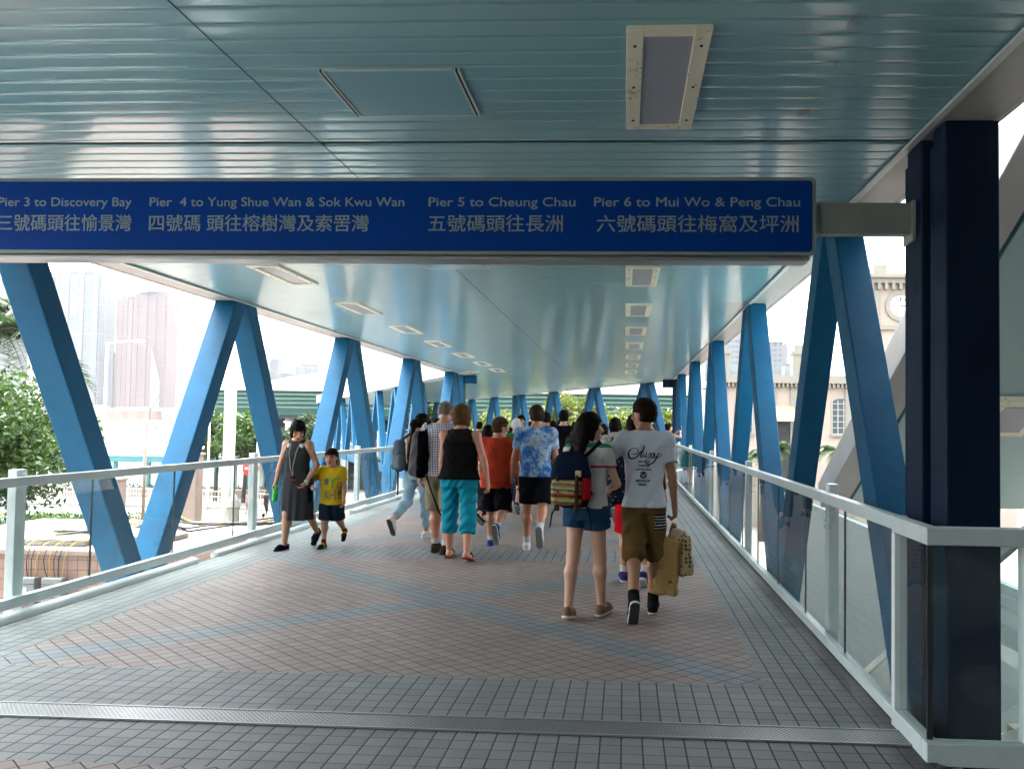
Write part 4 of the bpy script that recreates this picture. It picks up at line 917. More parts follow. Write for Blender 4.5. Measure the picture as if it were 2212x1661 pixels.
boy = Person('small boy in a yellow slogan shirt and denim shorts led by the woman in grey', (-3.70, 9.55), 182, 1.19, 'm', .0062, (.50, .29, .20), legs=((-15, 40, 42, 1), (5, 3, 0, 2)), arms=((2, 10, 12), (10, 20, 20)), head=(0, 6), hs=1.28, fat=1.06, targets=(None, ((.19, .17, .765), (.9, -.6, -.5))), grip=(40, 60))
boy.hair('short', HB); boy.top((.62, .45, .03), sleeve=.66, hem=.80, marg=.03, flare=.03, amp=.004); boy.legwear((.03, .05, .085), .96, loose=(.035, .06), waist=.98, marg=.02, amp=.004); boy.shoes((.02, .025, .05), (.30, .03, .03), 'sneaker', sock=(.26, .02, .025), accent=(.5, .5, .03))
for ch, px, py, wd_, hg_, c in (('#', 672, 410, 130, 210, (.06, .09, .11)), ('Y', 838, 450, 150, 320, (.02, .34, .06)), ('E', 1000, 450, 110, 310, (.34, .20, .08)), ('A', 668, 800, 115, 290, (.03, .26, .08)), ('H', 838, 810, 165, 290, (.32, .18, .08)), ('!', 1000, 790, 46, 250, (.06, .09, .07))):
    v, f = text_mesh(ch); x0, x1, y0, y1 = v[:, 0].min(), v[:, 0].max(), v[:, 1].min(), v[:, 1].max()
    v2 = [((px+((a-x0)/(x1-x0)-.5)*wd_), (py-((b-y0)/(y1-y0)-.5)*hg_)) for a, b in v[:, :2]]
    n0 = len(v2); v2 = [(a+dx, b+dy, .0005*n) for n, (dx, dy) in enumerate(((0, 0), (9, 0), (-9, 0), (0, 9), (0, -9))) for a, b in v2]; f = [tuple(i+n*n0 for i in q) for n in range(5) for q in f]
    def mb_(zx, zy): q = boy.local((-4.04+zx*.000456, 9.5, 1.01-zy*.000421)); return q[0], q[2]
    print_on(boy.topo, v2, f, mb_, -1, 'print', mat('print_ink_'+{'#': 'slate', 'Y': 'green', 'E': 'brown', 'A': 'deep_green', 'H': 'tan', '!': 'olive'}[ch], c, .8))
# --- the group walking away
pg = Person('balding man in a checked shirt and khaki shorts carrying a dark backpack on one shoulder', (-2.22, 9.28), -6, 1.83, 'm', .0072, (.50, .27, .19), legs=((8, 4, 0), (-8, 6, 10)), arms=((-4, 14, 14), (5, 10, 10)), head=(6, 4), fat=1.14)
pg.hair('bald', (.20, .17, .15)); pg.top((.5, .5, .5), PLAID, sleeve=.82, hem=.875, marg=.022); pg.legwear((.30, .255, .175), .98, loose=(.03, .05), waist=1.0, amp=.006); pg.shoes((.065, .05, .032), (.05, .045, .035), 'sneaker', sock=(.5, .5, .48))
F = Field(.006); F.cone(pg.neck+np.array([-.075, -.045, .02]), pg.neck+np.array([.075, -.045, .02]), .012, .012, .01); F.mesh('camera_strap', CLOTH, pg.e, BLACK)
b2 = backpack(pg, 'dark grey and black backpack hanging from the left shoulder of the man in checks', (-.235, -.10, 1.15), (.19, .27, .54), lambda P: np.where((P[:, 0] < -.245)[:, None], np.array((.14, .13, .14)), np.array((.012, .012, .015))), straps=False, rot=20)[0]
strap_tube(b2, [(-.20, -.12, 1.40), pg.sho[0]+np.array([.02, -.03, .085]), pg.sho[0]+np.array([.03, .08, 0]), (-.2, .06, 1.0)], .022, (.014, .018, .03)); strap_tube(b2, [(-.15, -.16, .95), (-.08, -.2, .80), (.02, -.2, .55), (.06, -.2, .49)], .010, BLACK, 'loose_strap')
bw = Person('woman with curly brown hair, black sleeveless top and turquoise cropped trousers', (-1.94, 8.93), -3, 1.755, 'f', .0068, (.54, .30, .22), legs=((6, 3, 0, 2), (-10, 8, 14, 5)), arms=((3, 5, 10), (-8, 20, 12, 10)), head=(-4, 2), fat=1.20, shw=1.12)
bw.hair('curly', (.15, .085, .038)); bw.top(lambda P: np.where((P[:, 2] > 1.36*bw.s)[:, None], np.array((.03, .024, .024)), np.array((.011, .011, .012))), sleeves=False, hem=.905, marg=.022, flare=.018, neck=.062); bw.legwear((.02, .31, .40), 1.50, loose=(.012, .026), waist=.98, amp=.005, name='trousers', hz=1.2); bw.shoes((.05, .018, .012), (.36, .09, .03), 'sandal')
og = Person('boy in a loose orange shirt and dark cuffed shorts looking to his right', (-1.64, 9.88), -4, 1.65, 'm', .0072, (.54, .30, .21), legs=((7, 3, 0), (-14, 52, 66)), arms=((6, 10, 12), (4, 12, 22)), head=(-52, 4), fat=1.16)
og.hair('fluffy', (.11, .062, .032)); og.top((.58, .10, .05), sleeve=.86, hem=.80, marg=.03, flare=.016, amp=.005); og.legwear(lambda P: np.where((P[:, 2] < .505*og.s)[:, None], np.array((.06, .065, .08)), np.array((.013, .013, .017))), .98, loose=(.034, .052), waist=.95); og.shoes((.04, .10, .34), (.66, .66, .64), 'sneaker', sock=(.6, .6, .58), under=(.34, .34, .32))
GL = Field(.005); [GL.cone(og.hp(q*.012, .098, .012), og.hp(q*.066, .082, .012), .004, .004, .001) for q in (-1, 1)]; [GL.cone(og.hp(q*.07, .08, .013), og.hp(q*.08, -.02, .012), .0045, .0045, .001) for q in (-1, 1)]; GL.mesh('spectacles', CLOTH, og.e, BLACK)
td = Person('tall boy in a blue and white tie-dye shirt and navy shorts', (-1.13, 9.7), 2, 1.81, 'm', .0072, (.56, .29, .18), legs=((5, 3, 0), (-14, 50, 64)), arms=((2, 13, 12, 8), (6, 9, 20)), head=(18, 6), shw=1.06)
td.hair('short', (.075, .05, .032)); td.top((.3, .5, .8), TIE, sleeve=.66, hem=.89, marg=.026, flare=.01, amp=.0045); td.legwear((.013, .016, .028), .80, loose=(.03, .045), waist=.98); td.shoes((.66, .66, .66), (.62, .62, .6), 'sneaker', sock=(.62, .62, .6), under=(.30, .30, .29))
F = Field(.006); q = td.hands[0]; F.cone(q+np.array([0, 0, .05]), q-np.array([-.01, .0, .10]), .028, .036, .01, wr=wrk(.005, 6, 3)); F.cone(q-np.array([-.01, 0, .10]), q-np.array([-.02, 0, .24]), .036, .016, .01, wr=wrk(.005, 5, 3))
um = like(td, 'folded_umbrella', 'small folded blue and white umbrella in the left hand of the tie-dye shirt boy', 'umbrella'); F.mesh('canopy', CLOTH, um, lambda P: np.where((np.sin(P[:, 2]*170+P[:, 0]*90) > 0)[:, None], np.array((.03, .07, .26)), np.array((.38, .42, .55)))); strap_tube(um, [tuple(q-np.array([-.02, 0, .235])), tuple(q-np.array([-.022, 0, .27]))], .006, BLACK, 'tip')
jg = Person('dark haired woman in a black vest and light blue jeans left of the group', (-2.87, 10.55), -16, 1.70, 'f', .0085, (.50, .30, .21), legs=((-16, 44, 56), (7, 4, 0)), arms=((8, 8, 20), (5, 8, 25)), head=(-30, 8))
jg.hair('pony', HB); jg.top(BLACK, sleeves=False, hem=.92, marg=.014); jg.legwear((.36, .50, .58), 1.82, loose=(.010, .014), waist=1.0, name='jeans', hz=1); jg.shoes((.6, .6, .58), (.62, .62, .6), 'sneaker', under=(.16, .15, .13))
b3 = backpack(jg, 'slate grey backpack on the left shoulder of the woman in light jeans', (-.245, -.12, 1.16), (.20, .17, .45), (.13, .16, .19), straps=False, pocket=(.16, .19, .22), rot=25)[0]
strap_tube(b3, [(-.2, -.1, 1.36), jg.sho[0]+np.array([.03, -.02, .06]), jg.sho[0]+np.array([.04, .07, -.05])], .016, (.05, .06, .08)); strap_tube(b3, [(-.23, -.15, .96), (-.22, -.16, .60)], .012, (.016, .02, .04), 'hanging_strap')
lc = Person('woman with short black hair, white lace top and loose blue jeans beyond the couple', (-.17, 12.3), -8, 1.69, 'f', .0095, TAN, legs=((7, 4, 0), (-14, 50, 60)), arms=((4, 10, 30), (8, 8, 30)), head=(-10, 6))
lc.hair('bob', HB); lc.top((.6, .6, .6), LACE, sleeve=.6, hem=.93, marg=.022); lc.legwear((.045, .07, .14), 1.9, loose=(.02, .035), waist=1.0, name='jeans', hz=1.2, amp=.007); lc.shoes((.02, .02, .022), (.6, .6, .6), 'sneaker', under=(.3, .3, .3))
F = Field(.009); F.rbox((.10, -.17, 1.18), (.12, .09, .24), .06); nb = like(lc, 'backpack', 'black backpack worn by the woman in the white lace top', 'backpack'); F.mesh('bag_body', CLOTH, nb, (.015, .018, .028))
rs = Person('person in navy top and red shorts mostly hidden by the white shirt man', (.10, 7.72), 0, 1.64, 'm', .0075, TAN, legs=((4, 3, 0), (-8, 16, 30)), arms=((5, 12, 25), (6, 16, 10, 14)), head=(0, 4))
rs.hair('short', HB); rs.top((.018, .025, .045), sleeve=1.7, hem=.84, marg=.02); rs.legwear((.52, .012, .03), .95, loose=(.03, .05), waist=.95); rs.shoes((.07, .05, .16), (.62, .62, .6), 'sneaker', sock=(.6, .6, .6))
backpack(rs, 'navy backpack with small white marks between the couple and the red shorts', (-.13, -.20, 1.10), (.32, .17, .48), lambda P: np.where(((np.sin(P[:, 2]*75)*np.sin(P[:, 0]*120+9*P[:, 2])) > .93)[:, None], np.array((.5, .5, .5)), np.array((.02, .028, .05))), straps=True)
gd = Person('woman in a green dress taking a photo with her phone over the right railing', (1.19, 21.6), -62, 1.68, 'f', .013, PALE, legs=((3, 2, 0), (-3, 4, 0)), head=(0, 0), targets=(((-.05, .36, 1.46), (-1, -.2, -.8)), ((.10, .36, 1.46), (1, -.2, -.8))), grip=(50, 60))
gd.hair('bun', (.04, .018, .012)); gd.top((.018, .13, .085), sleeves=False, hem=.9, marg=.014, vneck=.02); gd.skirt((.018, .13, .085), .50, 1.08, .21, .32, name='dress_skirt', amp=.012); gd.shoes((.45, .30, .2), (.4, .3, .2), 'slip')
ph = empty('phone', tuple(gd.world((.03, .42, 1.55))), 'pale phone held up by the woman in the green dress', 'phone', rz=rad(-62)); MB().box(-.04, .04, -.005, .005, -.075, .075).build('case', mat('phone_case', (.5, .55, .58), .3), ph, bevel=.004); MB().box(-.034, .034, -.0075, -.0055, -.062, .062).build('screen', mat('phone_screen', (.02, .03, .04), .1), ph)
CROWD = [ # label, pos, rot, H, sex, hair, haircol, topcol, botcol, sleeve, length, kw
 ('man in a white cap and bright green shirt between the orange and tie-dye shirts', (-1.98, 13.8), 0, 1.68, 'm', 'cap', (.62, .62, .62), (.02, .22, .06), (.02, .02, .03), .7, .95, {}),
 ('bearded man in a dark jacket walking towards the camera behind the green shirt', (-2.32, 17.0), 180, 1.79, 'm', 'short', HB, (.016, .016, .02), (.02, .02, .03), 1.9, 1.95, {}),
 ('man in a black suit with a white collar left of the long haired young woman', (-1.15, 14.2), 0, 1.85, 'm', 'short', HB, BLACK, BLACK, 1.95, 1.95, {}),
 ('dark haired man in black right behind the tie-dye shirt boy', (-1.62, 15.6), 0, 1.83, 'm', 'short', HB, (.014, .014, .018), (.02, .02, .025), 1.9, 1.95, {}),
 ('man in a reddish checked shirt far off by the left braces', (-3.9, 20.2), -20, 1.64, 'm', 'short', HB, (.26, .12, .12), (.03, .03, .04), .8, 1.9, {}),
 ('long haired woman in a black top just in front of the orange shirt boy', (-2.22, 12.2), -20, 1.55, 'f', 'long', HB, (.02, .02, .022), (.03, .04, .06), .6, 1.85, {}),
 ('short dark haired person in grey beyond the black suit', (-1.72, 18.2), 0, 1.68, 'm', 'short', HB, (.05, .05, .055), (.02, .02, .03), .7, 1.9, {}),
 ('woman with a dark bob and navy top beyond the long haired young woman', (-.66, 15.2), 0, 1.63, 'f', 'bob', HB, (.014, .018, .035), (.25, .25, .26), .6, 1.6, {}),
 ('woman with long black hair and a green top left of the lace top', (-.40, 14.0), -6, 1.60, 'f', 'long', HB, (.02, .24, .13), (.03, .03, .04), .6, 1.8, {}),
 ('man with dark hair far ahead of the woman in the lace top', (-.74, 20.4), 0, 1.68, 'm', 'short', HB, (.02, .02, .024), (.03, .03, .035), .7, 1.9, {}),
 ('woman in a blue grey top walking towards us by the left railing', (-4.42, 15.9), 178, 1.62, 'f', 'bun', (.03, .02, .015), (.17, .22, .27), (.05, .06, .09), .6, 1.7, {}),
 ('woman in dark clothes facing us behind the man in checks', (-3.25, 13.2), 170, 1.66, 'f', 'pony', HB, (.06, .03, .03), (.03, .03, .04), .6, 1.8, {}),
 ('person in a white top with a red bag strap just past the white shirt man', (.42, 12.6), 0, 1.60, 'f', 'bob', HB, (.6, .6, .6), (.03, .03, .04), .6, 1.8, {}),
 ('woman in a grey top with light jeans walking towards us near the left railing', (-3.95, 18.4), 172, 1.66, 'f', 'long', HB, (.36, .36, .38), (.12, .28, .32), .6, 1.85, {}),
 ('dark haired man in a black shirt deep in the crowd', (-1.25, 22.5), 4, 1.72, 'm', 'short', HB, (.015, .015, .02), (.02, .02, .025), .7, 1.9, {}),
 ('woman in black with long hair deep in the crowd', (-2.6, 23.4), 8, 1.62, 'f', 'long', HB, (.02, .02, .02), (.02, .02, .03), .6, 1.8, {}),
 ('man in a white shirt where the bridge turns', (-3.4, 27.5), 25, 1.72, 'm', 'short', HB, (.5, .5, .5), (.03, .03, .05), .7, 1.9, {}),
 ('woman in a red top where the bridge turns', (-.9, 26.0), 20, 1.62, 'f', 'bob', HB, (.35, .04, .04), (.03, .03, .05), .6, 1.8, {}),
 ('man in dark blue beyond the bend', (-4.6, 31.5), 25, 1.74, 'm', 'short', HB, (.02, .03, .07), (.03, .03, .04), .7, 1.9, {}),
 ('bareheaded man in grey just right of the white cap', (-1.55, 19.5), 2, 1.70, 'm', 'short', HB, (.06, .06, .07), (.02, .02, .03), .7, 1.9, {}),
 ('woman with a dark ponytail in a black dress top far ahead in the crowd', (-1.95, 21.0), 3, 1.63, 'f', 'pony', HB, (.015, .015, .018), (.02, .02, .02), .6, 1.7, {}),
 ('short haired man in navy ahead of the black suit man', (-1.05, 18.6), -3, 1.70, 'm', 'short', HB, (.02, .025, .05), (.02, .02, .02), .8, 1.9, {}),
 ('woman with loose dark hair in grey far ahead of the couple', (-.25, 19.0), 5, 1.61, 'f', 'long', HB, (.1, .1, .11), (.03, .03, .04), .6, 1.8, {}),
 ('dark haired walker in a beige shirt far ahead of the couple', (.25, 21.4), 0, 1.69, 'm', 'short', HB, (.22, .18, .13), (.03, .03, .04), .7, 1.9, {}),
 ('man with a blue shirt near the corner of the bend', (-1.9, 28.6), 20, 1.72, 'm', 'short', HB, (.05, .12, .26), (.03, .03, .04), .7, 1.9, {}),
 ('tall man in black beside the blue shirt near the bend', (-1.2, 29.2), 20, 1.80, 'm', 'short', HB, (.015, .015, .018), (.02, .02, .02), .8, 1.9, {}),
 ('woman in black with a bob at the corner of the bend', (-2.7, 30.5), 22, 1.63, 'f', 'bob', HB, (.015, .015, .018), (.02, .02, .02), .6, 1.8, {}),
 ('man in charcoal walking towards us at the corner of the bend', (.5, 25.0), 176, 1.74, 'm', 'short', HB, (.03, .03, .035), (.02, .02, .02), .8, 1.9, {}),
 ('man in a dark green top deep in the crowd', (-2.2, 25.6), 8, 1.75, 'm', 'short', HB, (.03, .06, .045), (.02, .02, .02), .8, 1.9, {}),
 ('woman in white walking towards us near the corner of the bend', (-.2, 25.2), 185, 1.62, 'f', 'bob', HB, (.5, .5, .5), (.04, .05, .08), .6, 1.8, {}),
]
for lab, pos, rot, Hh, sx, hk, hc_, tc, bc_, sv, ln, kw in CROWD:
    sd = 1 if sum(map(ord, lab)) % 2 else -1; A_, B_ = ((8, 4, 0), (-14, 30, 40)); q = Person(lab, pos, rot, Hh, sx, .014 if pos[1] > 16 else .0115, TAN if sum(map(ord, lab)) % 3 else PALE, legs=(A_, B_) if sd > 0 else (B_, A_), arms=((8, 9, 20), (-6, 9, 16)), head=(8*sd, 3), group='walkers further along the bridge', **kw)
    q.hair(hk, hc_); q.top(tc, sleeve=sv, hem=.86 if sx == 'm' else .92, marg=.02, amp=.003, name='jacket' if sv > 1 else 'shirt'); q.legwear(bc_, ln, loose=(.02, .03), waist=.98, name='trousers' if ln > 1.2 else 'shorts'); q.shoes((.03, .03, .035), (.3, .3, .3), 'sneaker' if sx == 'm' else 'slip')
    if 'suit' in lab: F = Field(.01); F.cone(q.neck+np.array([0, -.01, .0]), q.neck+np.array([0, -.008, .035]), .066, .062, .01); F.mesh('collar', CLOTH, q.e, (.65, .65, .66))
    if 'red bag' in lab: strap_tube(q.e, [tuple(q.tp(.12, -.13, 1.42)), tuple(q.tp(-.1, -.16, 1.05))], .02, (.45, .05, .03), 'bag_strap')
# ---------------------------------------------------------------- ground, road and water
GZ = -5.5
def ground_fn(g):
    n = g.noise(.35, 6); n2 = g.noise(9, 4); g.base(g.mix(n*.6+n2*.3, (.145, .13, .112), (.21, .188, .162))); g.bump(n2, .01)
gm = MB().prism([(-320, -150), (420, -150), (420, 420), (-16, 420), (-16, 100), (-320, 92)], GZ-2.2, GZ).build('ground', mat('ground_paving', rough=.85, fn=ground_fn)); tag(gm, kind='structure')
ROADM = mat('road_asphalt', rough=.8, fn=lambda g: (g.base(g.mix(g.noise(1.2, 6), (.135, .119, .099), (.185, .163, .136))), g.bump(g.noise(40, 3), .006)))
rd = MB().add([(-200, 40, GZ+.004), (-8, 40, GZ+.004), (-8, 52, GZ+.004), (-30, 60, GZ+.004), (-200, 66.5, GZ+.004)], [(0, 1, 2, 3, 4)]).build('road', ROADM); tag(rd, kind='structure')
YEL = mat('yellow_road_paint', rough=.7, fn=worn((.58, .42, .07), (.34, .29, .17), 4, .5)); WHP = mat('white_road_paint', rough=.7, fn=worn((.6, .6, .57), (.36, .35, .34), 3, .6))
mb = MB()
for i in range(9): a = np.array([-38+2.6*i, 47.5]); b = a+np.array([-9.5, 8.5]); d = np.array([.08, .08]); mb.quad((*(a-d), GZ+.008), (*(a+d), GZ+.008), (*(b+d), GZ+.008), (*(b-d), GZ+.008))
for y in (47.3, 56.1): mb.quad((-48, y, GZ+.0084), (-15, y, GZ+.0084), (-15, y+.16, GZ+.0084), (-48, y+.16, GZ+.0084))
o = mb.build('road_marking', YEL); tag(o, 'yellow box junction hatching painted on the road', 'road marking')
mb = MB()
for i in range(14): x = -90+5*i; mb.quad((x, 60.5, GZ+.009), (x+2.6, 60.5, GZ+.009), (x+2.6, 60.66, GZ+.009), (x, 60.66, GZ+.009))
o = mb.build('road_marking', WHP); tag(o, 'white dashed lane line on the road beyond the railing', 'road marking')
kb = MB().prism([(-200, 67.0), (-30, 60.5), (-12, 53.5), (-12, 54), (-30, 61), (-200, 67.5)], GZ-.01, GZ+.14).build('kerb', CONC); tag(kb, kind='structure')
def water_fn(g):
    x, y, z = g.xyz(); g.base((.05, .09, .10)); g.rough(.12); g.bump(g.noise(1, 5, vec=g.vec(x*.16, y*.35, 0)), .35)
sea = MB().quad((-2400, 80, -7.4), (2400, 80, -7.4), (2400, 2900, -7.4), (-2400, 2900, -7.4)).build('water', mat('harbour_water', rough=.12, fn=water_fn)); tag(sea, kind='structure')
# far shore and hills
sh = MB().prism([(-2300, 1230), (-420, 1250), (-300, 1420), (-300, 2850), (-2300, 2850)], -8, 2).build('far_shore', CONC); tag(sh, kind='structure')
HILLM = mat('hill_green', (.06, .085, .06), .9)
v, f = [], []; nx, ny = 70, 10
rg = np.random.default_rng(3); ph_ = rg.random(8)*6
for i in range(nx):
    for j in range(ny):
        x = -2200+i*26; t = j/(ny-1); y = 2100+t*700
        r_ = 150+45*math.sin(x*.0042+ph_[0])+38*math.sin(x*.011+ph_[1])+16*math.sin(x*.031+ph_[2])+8*math.sin(x*.07+ph_[3]); fade = min(1, (x+2200)/300, (-380-x)/400) if x < -380 else 0
        v.append((x, y, 1.8+max(0, fade)*r_*math.sin(math.pi*min(t*1.0, 1))*(1+.12*math.sin(y*.02+x*.03))))
for i in range(nx-1):
    for j in range(ny-1): f.append((i*ny+j, (i+1)*ny+j, (i+1)*ny+j+1, i*ny+j+1))
hl = MB().add(v, f).build('hills', HILLM, smooth=True); tag(hl, kind='structure')

# ---------------------------------------------------------------- towers across the harbour and in the city
def tower_mat(name, wall, glassc, fw, fh, wf, hf, vb=None):
    def fn(g):
        x, y, z = g.xyz(); u = x+y*.83
        win = (((u/fw).fr()-.5).abs() < wf/2)*(((z/fh).fr()-.5).abs() < hf/2)
        strip = ((u/(fw*4.5)).fr() > .78); win = win*(1-strip); fl_ = ((z/(fh*14)).fr() > .94); win = win*(1-fl_)
        r = g.white(g.vec((u/fw).fl(), (z/fh).fl(), 1.0)); g.base(g.mix(win, wall, g.mix(r*.5, glassc, wall))); g.rough(.3+.4*(1-win))
    return mat(name, wall, .5, fn=fn)
TB = tower_mat('tower_pale_blue', (.115, .122, .126), (.024, .05, .064), 5.2, 3.6, .8, .58)
TP = tower_mat('tower_pink', (.125, .078, .072), (.05, .033, .038), 4.6, 3.5, .62, .5)
TG = tower_mat('tower_grey', (.062, .066, .072), (.024, .03, .04), 4, 3.5, .66, .55)
TB2 = tower_mat('city_tower_blue_hazed', (.17, .18, .19), (.07, .10, .12), 3.0, 3.4, .8, .6); TG2 = tower_mat('city_tower_grey_hazed', (.16, .165, .18), (.08, .09, .11), 3, 3.4, .7, .5)  # lighter copies for the nearer city: haze is put into their colours
def tower(label, x, y, wd, dp, top, m, kind=0, z0=1.5, cat='tower block'):
    e = empty('tower_block', (x, y, z0), label, cat, 'distant tower blocks'); hgt = top-z0; mb = MB(); k = 3
    mb.box(-wd/2, wd/2, -dp/2, dp/2, 0, hgt*.965)
    for q in np.linspace(-wd/2+wd*.09, wd/2-wd*.09, 4): mb.box(q-wd*.06, q+wd*.06, -dp/2-wd*.02, -dp/2-.01, 0, hgt*(.985 if int(q*7) % 2 else .95))
    mb.build('wall', m, e)
    r = MB().box(-wd*.36, wd*.36, -dp*.3, dp*.3, hgt*.9655, hgt)
    if kind == 1: r = MB().lathe([(wd*.45, hgt*.9655), (wd*.43, hgt*.985), (wd*.36, hgt*.995), (wd*.2, hgt)], n=20)
    r.build('roof', TG, e)
    if kind == 0: MB().box(-wd*.05, wd*.05, -dp/2-.45, -dp/2-.012, hgt*.70, hgt*.84).build('sky_slot', mat('pale_panel', (.2, .205, .21), .4), e)
    if kind == 1: MB().add([(wd*.12, -dp/2-wd*.07, hgt*.1), (wd*.38, -dp/2-wd*.07, hgt*.1), (wd*.38, -dp/2-wd*.07, hgt*.3), (wd*.12, -dp/2-wd*.07, hgt*.55), (wd*.12, -dp/2-wd*.03, hgt*.1), (wd*.38, -dp/2-wd*.03, hgt*.1), (wd*.38, -dp/2-wd*.03, hgt*.3), (wd*.12, -dp/2-wd*.03, hgt*.55)], [(0, 1, 2, 3), (7, 6, 5, 4), (0, 4, 5, 1), (1, 5, 6, 2), (2, 6, 7, 3), (3, 7, 4, 0)]).build('slanted_panel', mat('pale_panel', (.2, .205, .21), .4), e)
    MB().box(-wd*.75, wd*.75, -dp*.9, dp*.6, -.5, hgt*.10).build('podium', CONC, e) if z0 < 3 else None
    return e
for t in (('tall pale blue white residential tower with many glass bays across the harbour', -962, 1300, 98, 40, 262, TB, 0), ('pinkish residential tower with flat top left of its rounded twin', -873, 1300, 31, 30, 219, TP, 2), ('rounded pinkish tower with a slanted pale glass panel', -827, 1302, 60, 34, 231, TP, 1),
          ('pale tower half hidden by the near left brace', -1112, 1310, 60, 40, 250, TB, 2), ('slim grey tower in the gap between blue and pink towers', -903, 1380, 22, 30, 165, TG, 2), ('low pale tower left of the palm on the far shore', -1190, 1330, 50, 40, 190, TG, 2),
          ('narrow cream tower beside the pink towers', -893, 1290, 11, 20, 120, TG, 2), ('small pale block on the far shore right of the pink towers', -735, 1320, 40, 30, 60, TG, 2), ('low pale block near the hills', -690, 1340, 34, 30, 46, TB, 2), ('thin far tower under the hills', -655, 1400, 16, 20, 120, TG, 2),
          ('block of flats seen behind the second left brace', -560, 1330, 40, 30, 105, TB, 2), ('pair of pale slabs under the hills', -610, 1350, 30, 30, 90, TG, 2)):
    tower(*t)
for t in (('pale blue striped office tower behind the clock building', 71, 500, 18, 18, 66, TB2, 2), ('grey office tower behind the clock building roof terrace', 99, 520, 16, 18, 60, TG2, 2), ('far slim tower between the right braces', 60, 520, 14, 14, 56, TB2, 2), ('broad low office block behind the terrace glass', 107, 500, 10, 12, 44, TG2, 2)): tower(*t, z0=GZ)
bs = empty('works_shed', (-840, 1262, 2), 'long low orange and red works shed on the far quay', 'shed'); MB().box(-52, 48, -6, 6, 0, 16).build('wall', mat('orange_cladding', rough=.7, fn=lambda g: (lambda x, y, z: g.base(g.mix((x/26).fr() > .55, (.20, .13, .07), (.19, .095, .085))))(*g.xyz())), bs); MB().prism([(-54, -7), (50, -7), (50, 7), (-54, 7)], 16.01, 17).build('roof', WHITE, bs)
qw = MB().box(-1400, -420, 1180, 1186, -8, 3).build('breakwater', CONC); tag(qw, 'long pale breakwater in front of the far quay', 'breakwater')
cr_ = empty('harbour_crane', (-803, 1255, 2), 'thin pale lattice crane on the far quay', 'crane'); MB().tube([(0, 0, 0), (0, 0, 22)], 1.2, 6).build('mast', TG, cr_); MB().tube([(0, 0, 14), (16, 0, 42)], .7, 6).build('jib', TG, cr_)

# ---------------------------------------------------------------- pier building with the green hipped roof
GREEN = mat('green_louvre', rough=.5, fn=worn(srgb(30, 92, 82), srgb(44, 108, 96), 2, .5))
ROOFG = mat('pale_green_roof', rough=.45, fn=lambda g: (lambda x, y, z: (g.base(g.mix(((x/1.1).fr() > .9), (.06, .085, .08), (.038, .066, .06))), g.bump((x/1.1).fr() > .88, .03)))(*g.xyz()))
pe = empty('pier_building', (-20, 82, GZ), 'long pier building with pale green hipped roof and dark green louvred eaves', 'building'); z_ = -GZ
x0, x1, ye = -23.2, 27, -4.0; ez, rz_ = 4.9+z_, 8.2+z_
MB().add([(x0, ye, ez), (x1, ye, ez), (x1, 14, ez), (x0, 14, ez), (x0+12, 5, rz_), (x1-8, 5, rz_)], [(0, 1, 5, 4), (1, 2, 5), (2, 3, 4, 5), (3, 0, 4), (3, 2, 1, 0)]).build('roof', ROOFG, pe)
mb = MB()
for i in range(6): mb.box(x0+.2, x1-.2, ye+.25+.06*(i % 2), ye+.5, ez-.12-.40*(i+1), ez-.17-.40*i)
mb.box(x0+.3, x1-.3, ye+.36, 13, ez-2.5, ez-.02); mb.build('louvre_band', GREEN, pe)
mb = MB()
for q in (.35, .8, 1.25, 1.7): mb.box(x0+.2, x1-.2, ye+.12, ye+.24, ez-q-.1, ez-q)
mb.build('louvre_blades', mat('pale_green_blades', (.12, .22, .19), .5), pe)
MB().box(x0+.25, x1-.25, ye+.1, ye+.36, ez-2.9, ez-2.52).build('eave_painted_shadow', mat('eave_shade_green', (.006, .016, .014), .7), pe)  # near-black strip paints the shade below the eaves
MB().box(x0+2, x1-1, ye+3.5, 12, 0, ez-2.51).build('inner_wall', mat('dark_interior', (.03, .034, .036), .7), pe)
mb = MB()
for i in range(14): mb.box(x0+2.4+i*3.3, x0+3.9+i*3.3, ye+3.44, ye+3.49, 3.8, 6.6)
mb.build('window', mat('dim_window', (.14, .17, .17), .15), pe)
for i in range(15):
    q = x0+1.7+i*2.3*1.3
    c_ = MB().lathe([(.42, 0), (.42, ez-3.4), (.62, ez-3.35), (.62, ez-3.15), (.45, ez-3.1), (.38, ez-2.52)], (q, ye+1.4, 0), 16).build('column', WHITE, pe, smooth=False)
MB().box(x0+1.5, x1-1, ye+1.9, ye+2.2, 3.2, 4.4).build('parapet', mat('cream_parapet', (.27, .235, .20), .8), pe)
# white covered walkway in front of it
cw = empty('covered_walkway', (-45, 79, GZ), 'low white roofed walkway on teal posts along the waterfront', 'covered walkway')
TEAL = mat('teal_paint', rough=.5, fn=worn(srgb(70, 150, 158), srgb(90, 160, 165), 2, .5))
MB().box(-14, 15, -1.5, 1.5, 3.35, 4.6).build('roof', WHITE, cw, bevel=.05); MB().box(-14, 15, -1.45, -1.2, 2.75, 3.34).build('beam', TEAL, cw)
for i in range(8): MB().box(-12+i*3.6-.16, -12+i*3.6+.16, -1.15, -.83, 0, 3.34).build('post', TEAL, cw)
